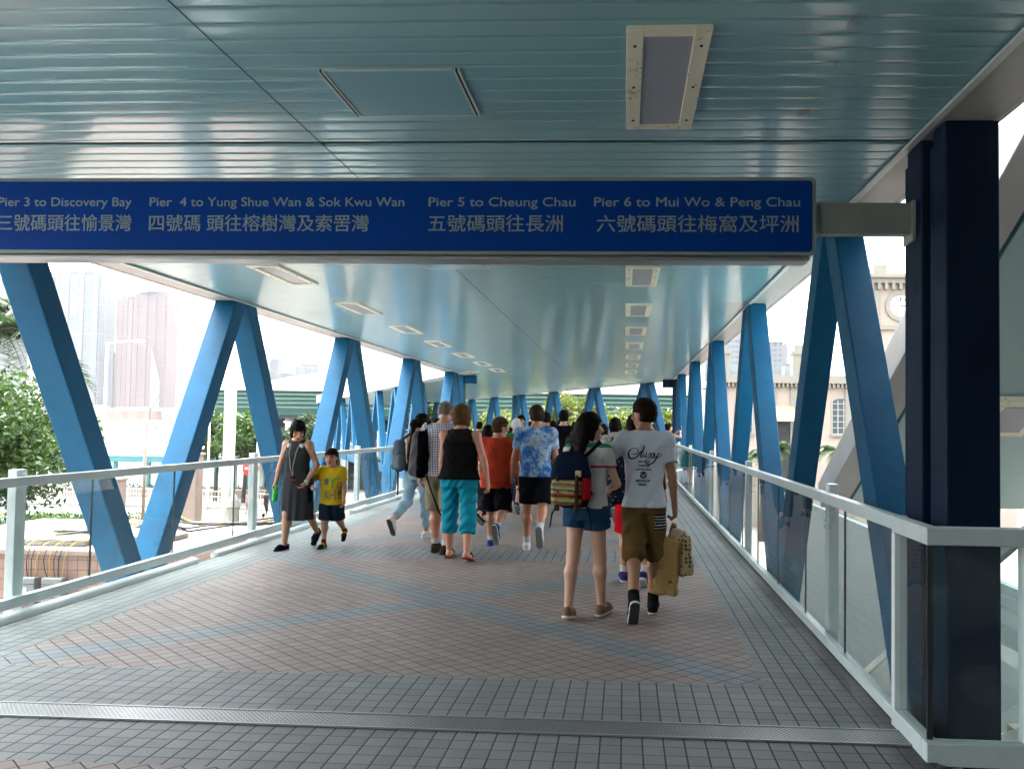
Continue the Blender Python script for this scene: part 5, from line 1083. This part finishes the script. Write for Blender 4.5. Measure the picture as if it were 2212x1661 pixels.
# railing along the pavement
def ped_rail(label, pts, hgt=1.15, step=2.0, m=None):
    e = empty('pedestrian_railing', (*pts[0], GZ), label, 'railing'); o = np.array(pts[0]); rails, bars = MB(), MB()
    for a, b in zip(pts, pts[1:]):
        a, b = np.array(a)-o, np.array(b)-o; L = np.linalg.norm(b-a); n = max(int(L/step), 1)
        for z in (hgt, .15, hgt*.6): rails.beam((*a, z), (*b, z), .06, .06)
        for i in range(n): q = a+(b-a)*i/n; MB().box(q[0]-.05, q[0]+.05, q[1]-.05, q[1]+.05, 0, hgt+.06).build('post', WHITE, e)
        for i in range(int(L/.3)): q = a+(b-a)*i*.3/L; bars.box(q[0]-.012, q[0]+.012, q[1]-.012, q[1]+.012, .1, hgt)
    rails.build('rail', WHITE, e); bars.build('bars', WHITE, e); return e
ped_rail('white pavement railing along the far side of the road', [(-62, 68), (-34, 63.5)], step=2.2); ped_rail('white railing curving along the pavement near the no entry sign', [(-31, 62.5), (-24, 60.5), (-18.5, 56.5), (-14.5, 51)], step=1.6)
pw = MB().box(-62, -33, 69.0, 69.4, GZ, GZ+.8).build('low_wall', mat('pink_wall', rough=.8, fn=worn((.50, .36, .32), (.40, .30, .27), 1.5, .5))); tag(pw, 'low pinkish wall behind the pavement railing', 'wall')
PKM = MATS['pink_wall']
for i, (x, y, hh, lab) in enumerate(((-29.3, 42.8, 3.6, 'pale pink square pillar left of the near blue brace'), (-27.4, 47.5, 4.9, 'pale pink pillar seen between the legs of the near blue brace'))):
    e = empty('gate_pillar', (x, y, GZ), lab, 'pillar'); MB().box(-.42, .42, -.42, .42, 0, hh).build('shaft', PKM, e, bevel=.03); MB().box(-.5, .5, -.5, .5, hh+.002, hh+.15).build('cap', PKM, e, bevel=.03)
# ---------------------------------------------------------------- tiled plant box close to the bridge, with its cables and boxes
def tile_fn(g):
    x, y, z = g.xyz(); t = .145; gx, gz = ((((x+y)/t).fr()-.5).abs() > .472), (((z/t).fr()-.5).abs() > .472); n = g.white(g.vec(((x+y)/t).fl(), (z/t).fl(), 0.0))
    g.base(g.mix(gx.max(gz), g.mix(n, (.24, .135, .105), (.30, .175, .14)), (.05, .03, .025))); g.rough(.4)
tw = empty('tiled_box_wall', (-8.2, 10.6, GZ), 'pink tiled wall box below the left railing with concrete slabs on top', 'wall'); zt = 5.22
MB().box(-2.6, 2.1, 0, 3.2, 0, zt-.09).build('wall', mat('pink_tile', rough=.4, fn=tile_fn), tw); MB().box(-2.65, 2.15, -.05, 3.25, zt-.089, zt).build('coping', PKM, tw, bevel=.02)
MB().box(-.6, .35, .25, 1.0, zt+.002, zt+.10).box(.5, 1.3, .3, 1.3, zt+.002, zt+.09).build('slab', CONC, tw, bevel=.02); MB().box(.42, 1.2, .25, 1.1, zt+.095, zt+.17).build('slab', CONC, tw, bevel=.015); 0
CAB = mat('black_cable', (.02, .02, .022), .5); YC_ = mat('yellow_cable', (.45, .25, .03), .5); BOX = mat('grey_box', rough=.5, fn=worn((.30, .31, .32), (.24, .25, .26), 4, .5))
for i, x in enumerate((-8.42, -8.02)):
    e = empty('junction_box', (x, 10.5, -.85), ('left of two' if i == 0 else 'right of two')+' grey cable boxes fixed to the pink tiled wall', 'junction box')
    MB().box(-.15, .15, -.06, .045, -.19, .19).build('case', BOX, e, bevel=.012); MB().box(-.155, .155, -.066, -.0605, -.085, -.08).box(-.155, .155, -.066, -.0605, .10, .105).build('lid_seam', DARK, e); MB().box(-.06, .04, -.0655, -.061, -.03, .055).build('notice_label', WHITE, e)
    for k in range(5):
        q = -.11+.055*k; t = MB().tube([(q, 0, .19), (q+.012*(k-2), -.02, .30), (q+.02*(k-2), -.03, .44), (q+.02*(k-2)+.01, .02, .60), (q+.02*(k-2)+.04, .14, .67), (q+.03*(k-2)+.1, .35, .66)], .0065, 8).build('cable', (CAB, YC_, CAB, CAB, YC_)[k], e, smooth=True)
    for k in (-.06, .06): MB().tube([(k, 0, -.19), (k+.01, 0, -.36), (k, .01, -.5)], .012, 8).build('conduit', CAB, e, smooth=True)
cb_ = empty('cable_bundle', (-7.9, 11.1, -.23), 'bundle of dark cables lying across the top of the pink tiled wall', 'cables')
for k in range(6):
    rr = random.Random(k); pts = [(-.7+i*.38+rr.uniform(-.05, .05), .05+i*.26+rr.uniform(-.08, .08)+.05*k, .05+.05*math.sin(i*1.3+k)+.012*k+(.16 if i == 3 else 0)) for i in range(8)]
    MB().tube(pts, .016, 8).build('cable', CAB if k != 4 else YC_, cb_, smooth=True)
pv = empty('vent_cap', (-7.62, 12.3, -.28), 'small white mushroom vent on the tiled wall top', 'vent'); MB().lathe([(.05, 0), (.05, .2)], n=14).build('pipe', WHITE, pv); MB().lathe([(.1, .201), (.11, .26), (.04, .31)], n=16).build('hood', WHITE, pv, smooth=True)

# ---------------------------------------------------------------- lamp posts, signs
def lamp(label, x, y, hgt, arm, dirx, rusty=False):
    e = empty('street_lamp', (x, y, GZ), label, 'street lamp'); MB().tube([(0, 0, 0), (0, 0, hgt*.5), (0, 0, hgt)], [.11, .09, .06], 12).build('pole', WHITE, e, smooth=True)
    MB().tube([(0, 0, hgt-.1), (dirx*arm*.3, 0, hgt), (dirx*arm, 0, hgt+.08)], .045, 10).build('arm', WHITE, e, smooth=True)
    F = Field(.05); F.ell((dirx*(arm+.35), 0, hgt+.08), (.48, .16, .09), .0); F.mesh('lamp_head', WHITE, e)
lamp('tall street lamp with a long arm in front of the pink towers', -31.6, 45, 11.8, 1.6, 1); lamp('street lamp whose head shows left of the second harbour side brace', -22.0, 45, 13.0, 3.7, -1); lamp('far street lamp low by the tree', -33.4, 60, 7.6, 1.2, -1)
e = empty('tall_post', (-23.9, 45, GZ), 'thick white post standing left of the second harbour side brace', 'post'); MB().tube([(0, 0, 0), (0, 0, 8.5), (0, 0, 10.8)], [.26, .24, .22], 14).build('pole', WHITE, e, smooth=True); MB().tube([(.38, 0, 0), (.38, 0, 9.8)], .08, 10).build('pipe', WHITE, e, smooth=True)
e = empty('cross_bar_post', (-29.0, 45, GZ), 'rusty post with a horizontal bar and small lamps on top', 'post'); MB().tube([(0, 0, 0), (0, 0, 6.75)], [.1, .08], 12).build('pole', mat('rusty_paint', rough=.7, fn=worn((.42, .30, .22), (.30, .16, .09), 3, .8)), e, smooth=True); MB().beam((-.4, 0, 6.8), (2.1, 0, 6.75), .07, .08).build('bar', STEEL, e)
for q in (.5, 1.1, 1.8): MB().box(q-.14, q+.14, -.1, .1, 6.64, 6.72).build('lamp_head', STEEL, e)
e = empty('no_entry_sign', (-22.4, 45.0, GZ), 'red and white round no entry sign on a thin white post', 'road sign'); MB().tube([(0, 0, 0), (0, 0, 4.6)], .04, 10).build('pole', WHITE, e)
d = MB().lathe([(.5, -.015), (.5, .015)], n=28); d.v = [(a, b_c-.07, c+4.3) for a, c, b_c in d.v]; d.build('disc', mat('sign_red', (.45, .02, .025), .45), e); MB().box(-.36, .36, -.095, -.0855, 4.22, 4.38).build('bar', SIGNW, e)
e = empty('stone_pier', (-22.9, 44, GZ), 'pale carved stone gatepost below the no entry sign', 'gatepost'); MB().lathe([(.5, 0), (.5, .5), (.36, .55), (.33, 2.0), (.42, 2.1), (.30, 2.5), (.12, 2.8)], n=16).build('shaft', CONC, e)

# ---------------------------------------------------------------- vegetation
def leaf_mat(name, a, b):
    def fn(g):
        g.base(g.mix(g.attr(), a, b)); g.b.inputs['Transmission Weight'].default_value = 0; g.b.inputs['Subsurface Weight'].default_value = .0
        tr = g.n('ShaderNodeBsdfTranslucent'); g.put(tr.inputs[0], g.mix(g.attr(), tuple(v*1.6 for v in a), tuple(v*1.6 for v in b))); mx = g.n('ShaderNodeMixShader'); mx.inputs[0].default_value = .28
        o = g.t.nodes['Material Output']; g.t.links.new(g.b.outputs[0], mx.inputs[1]); g.t.links.new(tr.outputs[0], mx.inputs[2]); g.t.links.new(mx.outputs[0], o.inputs[0])
    return mat(name, a, .45, spec=.4, fn=fn)
LEAF = leaf_mat('leaf_green', (.006, .021, .004), (.050, .112, .014)); LEAFY = leaf_mat('leaf_yellow_green', (.036, .066, .008), (.11, .135, .016)); LEAFP = leaf_mat('palm_green', (.013, .034, .011), (.042, .08, .02)); LEAFD = leaf_mat('leaf_dark', (.009, .026, .009), (.03, .065, .018))
BARK = mat('bark', rough=.9, fn=worn((.10, .075, .055), (.055, .042, .033), 6, .8, .02))
def leaves(name, m, parent, centers, n, r, size, seed, droop=.3, asp=.45):
    g = np.random.default_rng(seed); C = np.repeat(np.array(centers, float)[:, :3], n, 0); R = np.repeat(np.array([c[3] for c in centers]), n)
    N_ = len(C); d = g.normal(size=(N_, 3)); d /= np.linalg.norm(d, axis=1)[:, None]; P = C+d*(R*g.random(N_)**.4)[:, None]*np.array([1, 1, .75])
    a = g.normal(size=(N_, 3))+d*.8; a[:, 2] -= droop; a /= np.linalg.norm(a, axis=1)[:, None]; b = np.cross(a, g.normal(size=(N_, 3))); b /= np.linalg.norm(b, axis=1)[:, None]; L = size*(.6+.8*g.random(N_))[:, None]
    c = np.cross(a, b)
    V_ = np.stack([P, P+a*L*.5+b*L*asp*.5+c*L*.08, P+a*L, P+a*L*.5-b*L*asp*.5+c*L*.08], 1).reshape(-1, 3)
    me = bpy.data.meshes.new(name); me.vertices.add(len(V_)); me.vertices.foreach_set('co', V_.ravel().astype(np.float32)); me.loops.add(len(V_)); me.loops.foreach_set('vertex_index', np.arange(len(V_), dtype=np.int32)); me.polygons.add(N_); me.polygons.foreach_set('loop_start', np.arange(0, len(V_), 4, dtype=np.int32)); me.update(calc_edges=True)
    cv = np.repeat(np.clip(np.repeat(g.random(len(centers)), n)*.55+g.random(N_)*.5, 0, 1), 4); cc = np.stack([cv, cv, cv, np.ones_like(cv)], 1).astype(np.float32); at = me.attributes.new('Col', 'FLOAT_COLOR', 'POINT'); at.data.foreach_set('color', cc.ravel())
    me.materials.append(m); o = bpy.data.objects.new(name, me); COL.objects.link(o); o.parent = parent; return o
def tree(label, x, y, z0, hgt, crown, rad_, m, nc, nl, size, seed, cat='tree', group=None, tr=.18):
    e = empty('tree', (x, y, z0), label, cat, group); g = random.Random(seed); cs = []; mb = MB()
    top = hgt-crown*.5
    mb.tube([(0, 0, 0), (.1, .05, top*.5), (0, .1, top)], [tr, tr*.8, tr*.55], 10)
    for k in range(nc):
        th = g.uniform(0, 2*math.pi); ph = math.acos(g.uniform(-1, 1)); rr = g.uniform(.12, 1)**.6
        c = (rad_*rr*math.sin(ph)*math.cos(th), rad_*rr*math.sin(ph)*math.sin(th), hgt-crown/2+crown/2*rr*math.cos(ph), rad_*g.uniform(.16, .30)); cs.append(c)
        if k % 3 == 0: mb.tube([(0, .08, top*.8), (c[0]*.5, c[1]*.5, (top*.8+c[2])*.5+.1), c[:3]], [tr*.35, tr*.22, tr*.08], 6)
    mb.build('trunk', BARK, e); leaves('crown', m, e, cs, nl, 0, size, seed); return e
tree('dense dark green broadleaf tree at the left edge below the palm fronds', -19.7, 21.5, GZ, 8.7, 4.4, 3.3, LEAF, 190, 190, .17, 5, tr=.25)
tree('small broadleaf tree behind the dense one at the far left', -24, 25, GZ, 8.0, 4.2, 3.2, LEAFD, 110, 120, .22, 9)
def palm(label, x, y, z0, hgt, nf, fl_, seed, m=LEAFP, trunk=.16):
    e = empty('palm_tree', (x, y, z0), label, 'palm'); g = random.Random(seed); MB().tube([(0, 0, 0), (.05, 0, hgt*.5), (0, 0, hgt)], [trunk, trunk*.85, trunk*.7], 12).build('trunk', BARK, e, smooth=True); mb = MB()
    for k in range(nf):
        th = 2*math.pi*k/nf+g.uniform(-.2, .2); el = g.uniform(-.2, 1.25); d = np.array([math.cos(th), math.sin(th), 0]); L = fl_*g.uniform(.8, 1.15); pts = []
        for i in range(11):
            t = i/10; pts.append(np.array([0, 0, hgt])+d*L*t*math.cos(el)*(1-.1*t)+np.array([0, 0, L*(math.sin(el)*t-.75*t*t)]))
        mb.tube([tuple(p) for p in pts], [.02*(1-.7*i/10) for i in range(11)], 5); sdv = np.cross(d, [0, 0, 1])
        for i in range(1, 44):
            t = i/44; p = pts[int(t*10)]*(1-(t*10) % 1)+pts[min(int(t*10)+1, 10)]*((t*10) % 1); ll = fl_*.30*math.sin(math.pi*min(.12+t*.9, 1))**.7
            for s_ in (-1, 1):
                tip = p+sdv*s_*ll*.8+d*ll*.5+np.array([0, 0, -ll*g.uniform(.15, .5)]); q = d*.018; mb.add([tuple(p-q), tuple(p+q), tuple((p+tip)/2+q*1.3+np.array([0, 0, .02])), tuple(tip), tuple((p+tip)/2-q*1.3+np.array([0, 0, .02]))], [(0, 1, 2, 3, 4)])
    o = mb.build('fronds', m, e); at = o.data.attributes.new('Col', 'FLOAT_COLOR', 'POINT'); n = len(o.data.vertices); vv = np.random.default_rng(seed).random(n); at.data.foreach_set('color', np.stack([vv, vv, vv, np.ones(n)], 1).astype(np.float32).ravel()); return e
palm('feathery palm rising above the dense tree at the left edge', -20.2, 23.5, GZ, 9.9, 22, 3.1, 2); palm('second palm at the very left behind the tree', -23.2, 26, GZ, 10.6, 16, 3.0, 6)
tree('small dark conical bush by the left white railing post', -24.8, 28, GZ, 4.2, 2.6, 1.1, LEAFD, 40, 60, .2, 12)
hd_ = [(x, y, z, .42) for x in np.arange(-3.4, 3.5, .35) for y in (-.6, 0, .6) for z in (.5, 1.0)]
e = empty('hedge', (-34, 45, GZ), 'clipped green hedge beside the road at the far left', 'hedge'); leaves('foliage', LEAF, e, hd_, 45, 0, .22, 4)
e = empty('planter', (-31.5, 47.2, GZ), 'dark brick planter bed behind the clipped hedge', 'planter'); MB().box(-1.9, 1.7, -.4, .4, 0, .85).build('wall', mat('dark_brick', (.16, .09, .08), .8), e); leaves('plants', LEAFD, e, [(x, 0, 1.0, .35) for x in np.arange(-1.6, 1.5, .4)], 40, 0, .2, 8)
for i, (x, y, hh, cw_, rr, lab, m) in enumerate(((-14.5, 60, 8.9, 5, 3.2, 'yellow green tree behind the checked shirt man and far braces', LEAFY), (-10, 63, 8.6, 5, 2.8, 'yellow green tree seen behind the curly haired woman', LEAFY), (-4.2, 60, 9.7, 5.2, 3.0, 'bushy yellow green tree behind the black suit man', LEAFY), (-.4, 61, 8.4, 4.8, 2.5, 'yellow green tree just left of the white shirt man', LEAFY), (3.2, 60, 8.8, 5, 2.4, 'yellow green tree beside the corner column at the turn', LEAFY),
        (-33.5, 66, 8.2, 4.6, 2.6, 'dark green tree behind the white pier columns', LEAF), (-36.6, 67, 7.9, 4.4, 2.4, 'green tree left of the white pier columns', LEAF), (-29, 68, 7.8, 4.4, 2.4, 'green tree in the shade of the pier eaves', LEAFD), (-7.2, 65, 7.6, 4, 2.4, 'dim green tree in front of the pier louvres', LEAFY))):
    tree(lab, x, y, GZ, hh, cw_, rr, m, 60, 90, .34, 30+i, group='trees in front of the pier')
sb = [(x, g_, .45, .55) for x in np.arange(-13, 13, .8) for g_ in (-.4, .4)]
e = empty('shrub_row', (-46, 71.5, GZ), 'row of low green shrubs behind the pavement railing', 'hedge'); leaves('foliage', LEAFD, e, sb, 40, 0, .34, 14)
# ---------------------------------------------------------------- cream clock building on the right
CRW = mat('cream_render', rough=.75, fn=worn((.66, .58, .50), (.56, .49, .42), 1.2, .5, k=.48)); CRT = mat('pale_stone_trim', (.20, .195, .165), .7)
cl = empty('clock_building', (14, 56, GZ), 'cream colonial style building with a clock tower and arched windows', 'building'); z_ = -GZ
MB().box(-7, 14, 0, 10, 0, 4.9+z_).build('wall', CRW, cl)
mb = MB().box(-7.5, 14.5, -.5, 10.4, 4.9+z_+.002, 5.2+z_).box(-7.3, 14.3, -.3, 10.2, 5.202+z_, 5.5+z_)
for i in range(70): mb.box(-7.2+i*.3, -7.07+i*.3, -.42, -.03, 4.62+z_, 4.899+z_)
mb.build('cornice', CRT, cl)
mb = MB()
for x in (-7, -3.5, -1.7, 2.2, 5.6, 10): mb.box(x-.35, x+.35, -.14, -.002, 0, 4.6+z_)
mb.build('pilaster', CRT, cl)
MB().box(-3.3, -1.75, -.2, -.12, 5.52+z_, 6.6+z_).box(-6.6, -4.2, -.2, -.12, 5.52+z_, 6.5+z_).build('terrace_glass', GLASS, cl)
for x in (-1.5, -6.95): MB().box(x-.45, x+.45, -.3, .6, 5.51+z_, 7.0+z_).box(x-.55, x+.55, -.4, .7, 7.002+z_, 7.25+z_).box(x-.3, x+.3, -.1, .4, 7.252+z_, 7.7+z_).build('roof_pier', CRT, cl)
tx = 5.4
MB().box(tx-2.0, tx+2.0, -1.2, 2.8, 5.51+z_, 12.0+z_).build('clock_tower', CRW, cl)
mb = MB()
for (w_, a, b) in ((2.35, 12.002, 12.35), (2.6, 12.352, 12.6), (2.2, 8.7, 9.0)): mb.box(tx-w_, tx+w_, .8-w_, .8+w_, a+z_, b+z_)
for i in range(9): mb.box(tx-2.2+i*.5, tx-2.0+i*.5, -1.55, -1.21, 11.55+z_, 12.0+z_)
for s in (-1, 1): mb.box(tx+s*1.7-.25, tx+s*1.7+.25, -1.32, -1.202, 9.02+z_, 11.5+z_)
mb.box(tx-1.5, tx-.6, 0, 1, 12.602+z_, 13.6+z_); mb.build('tower_trim', CRT, cl)
def disc(r0, r1, y0, y1, n=40):
    mb = MB(); ring = lambda r, y: [(tx+r*math.cos(2*math.pi*k/n), y, 10.4+z_+r*math.sin(2*math.pi*k/n)) for k in range(n)]
    if r0 == 0: mb.add(ring(r1, y0)+ring(r1, y1), [tuple(range(n))]+[(k, n+k, n+(k+1) % n, (k+1) % n) for k in range(n)])
    else: mb.add(ring(r0, y0)+ring(r1, y0)+ring(r1, y1), [(k, (k+1) % n, n+(k+1) % n, n+k) for k in range(n)]+[(n+k, n+(k+1) % n, 2*n+(k+1) % n, 2*n+k) for k in range(n)])
    return mb
cf_ = disc(0, .78, -1.24, -1.2).build('clock_face', mat('clock_white', (.75, .75, .72), .5), cl); disc(.80, 1.1, -1.36, -1.2).build('clock_rim', CRT, cf_)
mb = MB()
for k in range(12): a = k*math.pi/6; mb.beam((tx+.45*math.sin(a), -1.25, 10.4+z_+.45*math.cos(a)), (tx+.74*math.sin(a), -1.25, 10.4+z_+.74*math.cos(a)), .05, .02, up=(0, 1, 0))
disc_in = disc(.44, .475, -1.252, -1.24); mb.add(disc_in.v, disc_in.f); mb.build('numerals', DARK, cf_)
MB().beam((tx, -1.27, 10.4+z_), (tx-.05, -1.27, 11.02+z_), .06, .02, up=(0, 1, 0)).beam((tx, -1.27, 10.4+z_), (tx+.42, -1.27, 10.4+z_), .07, .02, up=(0, 1, 0)).build('hand', DARK, cf_)
def arched(x, wd, z0, z1):
    n = 12; out = [(x-wd/2, z0), (x+wd/2, z0), (x+wd/2, z1-wd/2)]+[(x+wd/2*math.cos(math.pi*k/n), z1-wd/2+wd/2*.6*math.sin(math.pi*k/n)) for k in range(1, n)]+[(x-wd/2, z1-wd/2)]
    m_ = MB(); k = len(out); m_.add([(a, -.03, b+z_) for a, b in out], [tuple(range(k))]); o = m_.build('window', mat('dark_window', (.07, .085, .09), .1), cl)
    b_ = MB()
    for q in np.linspace(-wd/2, wd/2, 4): b_.box(x+q-.03, x+q+.03, -.09, -.04, z0+z_, z1-wd*.3+z_)
    for q in np.linspace(z0, z1-wd/2, 6): b_.box(x-wd/2, x+wd/2, -.092, -.042, q-.025+z_, q+.025+z_)
    b_.build('glazing_bars', STEEL, o); MB().box(x-wd/2-.15, x+wd/2+.15, -.22, -.004, z0-.2+z_, z0-.03+z_).build('sill', CRT, o)
for x in (1.55, 4.0, 7.6, -5.4): arched(x, 1.25, 1.3, 4.1)
MB().box(-3.35, -1.9, -.05, -.006, 0, 2.2+z_).build('shop_opening', DARK, cl); MB().add([(-3.5, -.06, 3.3+z_), (-1.8, -.06, 3.3+z_), (-1.8, -1.1, 2.2+z_), (-3.5, -1.1, 2.2+z_), (-3.5, -.06, 3.24+z_), (-1.8, -.06, 3.24+z_), (-1.8, -1.1, 2.14+z_), (-3.5, -1.1, 2.14+z_)], [(0, 1, 2, 3), (7, 6, 5, 4), (3, 2, 6, 7), (0, 3, 7, 4), (1, 5, 6, 2)]).build('awning', mat('tan_canvas', (.42, .29, .16), .8), cl)
for i, (x, y, hh) in enumerate(((13.6, 50, 5.7), (9.9, 50.5, 5.9), (17.5, 50, 5.2), (8.7, 49, 5.4))): palm(('spiky palm below the arched window', 'bushy palm behind the third right brace', 'palm by the clock tower foot', 'palm between the second and third right braces')[i], x, y, GZ, hh, 18, 1.7, 20+i, LEAFP, .2)
ex = empty('orange_machine', (12.9, 47, GZ), 'orange construction lift standing by the cream building', 'machine'); ORG = mat('orange_paint', (.52, .10, .03), .45); MB().box(-1, 1, -.6, .6, .5, 1.6).build('body', ORG, ex, bevel=.08); MB().beam((-.5, 0, 1.6), (1.0, 0, 4.1), .3, .3).build('boom', ORG, ex); MB().box(.5, 1.8, -.5, .5, 3.9, 4.7).build('basket', ORG, ex, bevel=.05)
for q in (-.7, .7):
    w_ = MB().lathe([(.45, -.66), (.5, -.5), (.5, .5), (.45, .66)], n=18); w_.v = [(a+q, c, b+.5) for a, b, c in w_.v]; w_.build('wheel', DARK, ex)
# ---------------------------------------------------------------- stair canopy beside the bridge (descends ahead)
AL = math.atan(.576)
st = empty('stair_canopy', (2.58, 5.0, 3.55), 'pale teal canopy that slopes down over the stairs right of the columns', 'stair canopy'); st.rotation_euler = (-AL, 0, 0)
SLO = mat('canopy_teal', rough=.5, fn=lambda g: (lambda x, y, z: (g.base(g.mix(g.noise(1.5, 5)*.5, (.34, .50, .50), (.27, .42, .43))), g.bump(((y/.30).fr()-.5).abs() > .48, .004)))(*g.xyz()))
MB().box(0, .30, -.6, 6.0, 0, .34).build('edge_beam', FASCIA, st, bevel=.01); MB().box(.36, 3.4, -.6, 6.0, .03, .30).build('soffit', SLO, st); MB().box(.301, .359, -.6, 6.0, .05, .2).build('gutter', mat('teal_gutter', srgb(40, 90, 98), .5), st); MB().box(3.41, 3.7, -.6, 6.0, 0, .34).build('edge_beam', FASCIA, st, bevel=.01)
lt = empty('canopy_light', (0, 0, 0), 'rusty cream framed light in the sloping teal stair canopy', 'ceiling light'); c0 = np.array([3.97, 8.1, 1.78]); lt.location = tuple(c0); lt.rotation_euler = (-AL, 0, 0)
MB().box(-.22, .3, -.28, .42, -.05, .02).build('frame', CREAM, lt, bevel=.004); MB().box(-.12, .22, -.18, .32, -.058, -.051).build('diffuser', DIFF, lt)
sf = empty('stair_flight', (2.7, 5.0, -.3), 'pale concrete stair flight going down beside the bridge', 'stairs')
mb = MB()
for i in range(18): mb.box(0, 3.2, i*.28, i*.28+.279, -.45-.165*i, -.165*i)
mb.build('steps', CONC, sf)
MB().box(3.25, 3.4, -2, 3, -5.2, 3.0).box(3.25, 3.4, 3.001, 24, -5.2, -.5).build('added_side_wall', mat('wall_painted_shade', (.045, .06, .065), .8), sf)  # added wall; its dark colour stands in for shade beyond the right glass
MB().beam((-.06, 0, -.2), (-.06, 5.2, -.2-.165/.28*5.2), .1, .45).build('stringer', WHITE, sf, bevel=.01)
sg_ = empty('stair_glass_rail', (2.52, 4.7, 0), 'clear glass stair railing panels with pale edges beside the steps', 'railing')
for i in range(4):
    y0 = i*1.15; dz = -.59*y0
    MB().hexa([(0, y0, dz+.05), (.012, y0, dz+.05), (.012, y0+1.05, dz-.57), (0, y0+1.05, dz-.57), (0, y0, dz+1.05), (.012, y0, dz+1.05), (.012, y0+1.05, dz+.43), (0, y0+1.05, dz+.43)]).build('glass_pane', GLASS, sg_)
    MB().box(-.03, .04, y0+1.06, y0+1.12, dz-1.2, dz+.45).build('post', WHITE, sg_)
MB().beam((.006, -.05, 1.12), (.006, 4.6, 1.12-.59*4.65), .05, .06).build('handrail', RAILM, sg_)
pt = MB().box(2.3, 40, -6, 3.2, -.6, -.25).build('landing', CONC); tag(pt, 'concrete landing slab to the right behind the camera', 'landing')
# ---------------------------------------------------------------- small figures down on the street
for i, (x, y, tc, bc_, lab, rt) in enumerate(((-21.2, 44.2, (.5, .5, .52), (.3, .3, .3), 'tiny walker in a pale shirt on the pavement below, left of a pair', 20), (-20.7, 44.6, (.45, .46, .5), (.2, .2, .24), 'tiny walker in a grey shirt on the pavement below, right of a pair', 10), (-30, 57.5, (.30, .22, .2), (.3, .3, .3), 'tiny person in a brown shirt by the teal posts', 90), (-29, 58, (.5, .4, .38), (.25, .25, .27), 'tiny person in a pinkish shirt by the teal posts', 60), (-27.6, 58, (.05, .05, .06), (.03, .03, .04), 'tiny person in black by the far railing', 180), (-26.4, 58.4, (.12, .1, .1), (.04, .04, .05), 'tiny dark clothed person at the right end of the railing group', 170))):
    q = Person(lab, (x, y), rt, 1.68, 'm', .03, TAN, legs=((12, 5, 0), (-14, 20, 20)), group='people on the street below'); q.e.location.z = GZ+.01; q.hair('short', HB); q.top(tc, sleeve=.6); q.legwear(bc_, 1.0 if i < 4 else 1.9); q.shoes((.05, .05, .05), (.2, .2, .2), 'slip')
# ---------------------------------------------------------------- harbour air
hz = MB().box(-2450, 2450, -300, 2950, -9, 330).build('haze', None); tag(hz, kind='stuff'); hm = bpy.data.materials.new('haze_air'); hm.use_nodes = True; t = hm.node_tree; t.nodes.clear(); o_ = t.nodes.new('ShaderNodeOutputMaterial'); pvn = t.nodes.new('ShaderNodeVolumePrincipled'); pvn.inputs['Color'].default_value = (.95, .96, 1, 1); pvn.inputs['Density'].default_value = .00006; pvn.inputs['Anisotropy'].default_value = .3; t.links.new(pvn.outputs[0], o_.inputs['Volume']); hz.data.materials.append(hm)
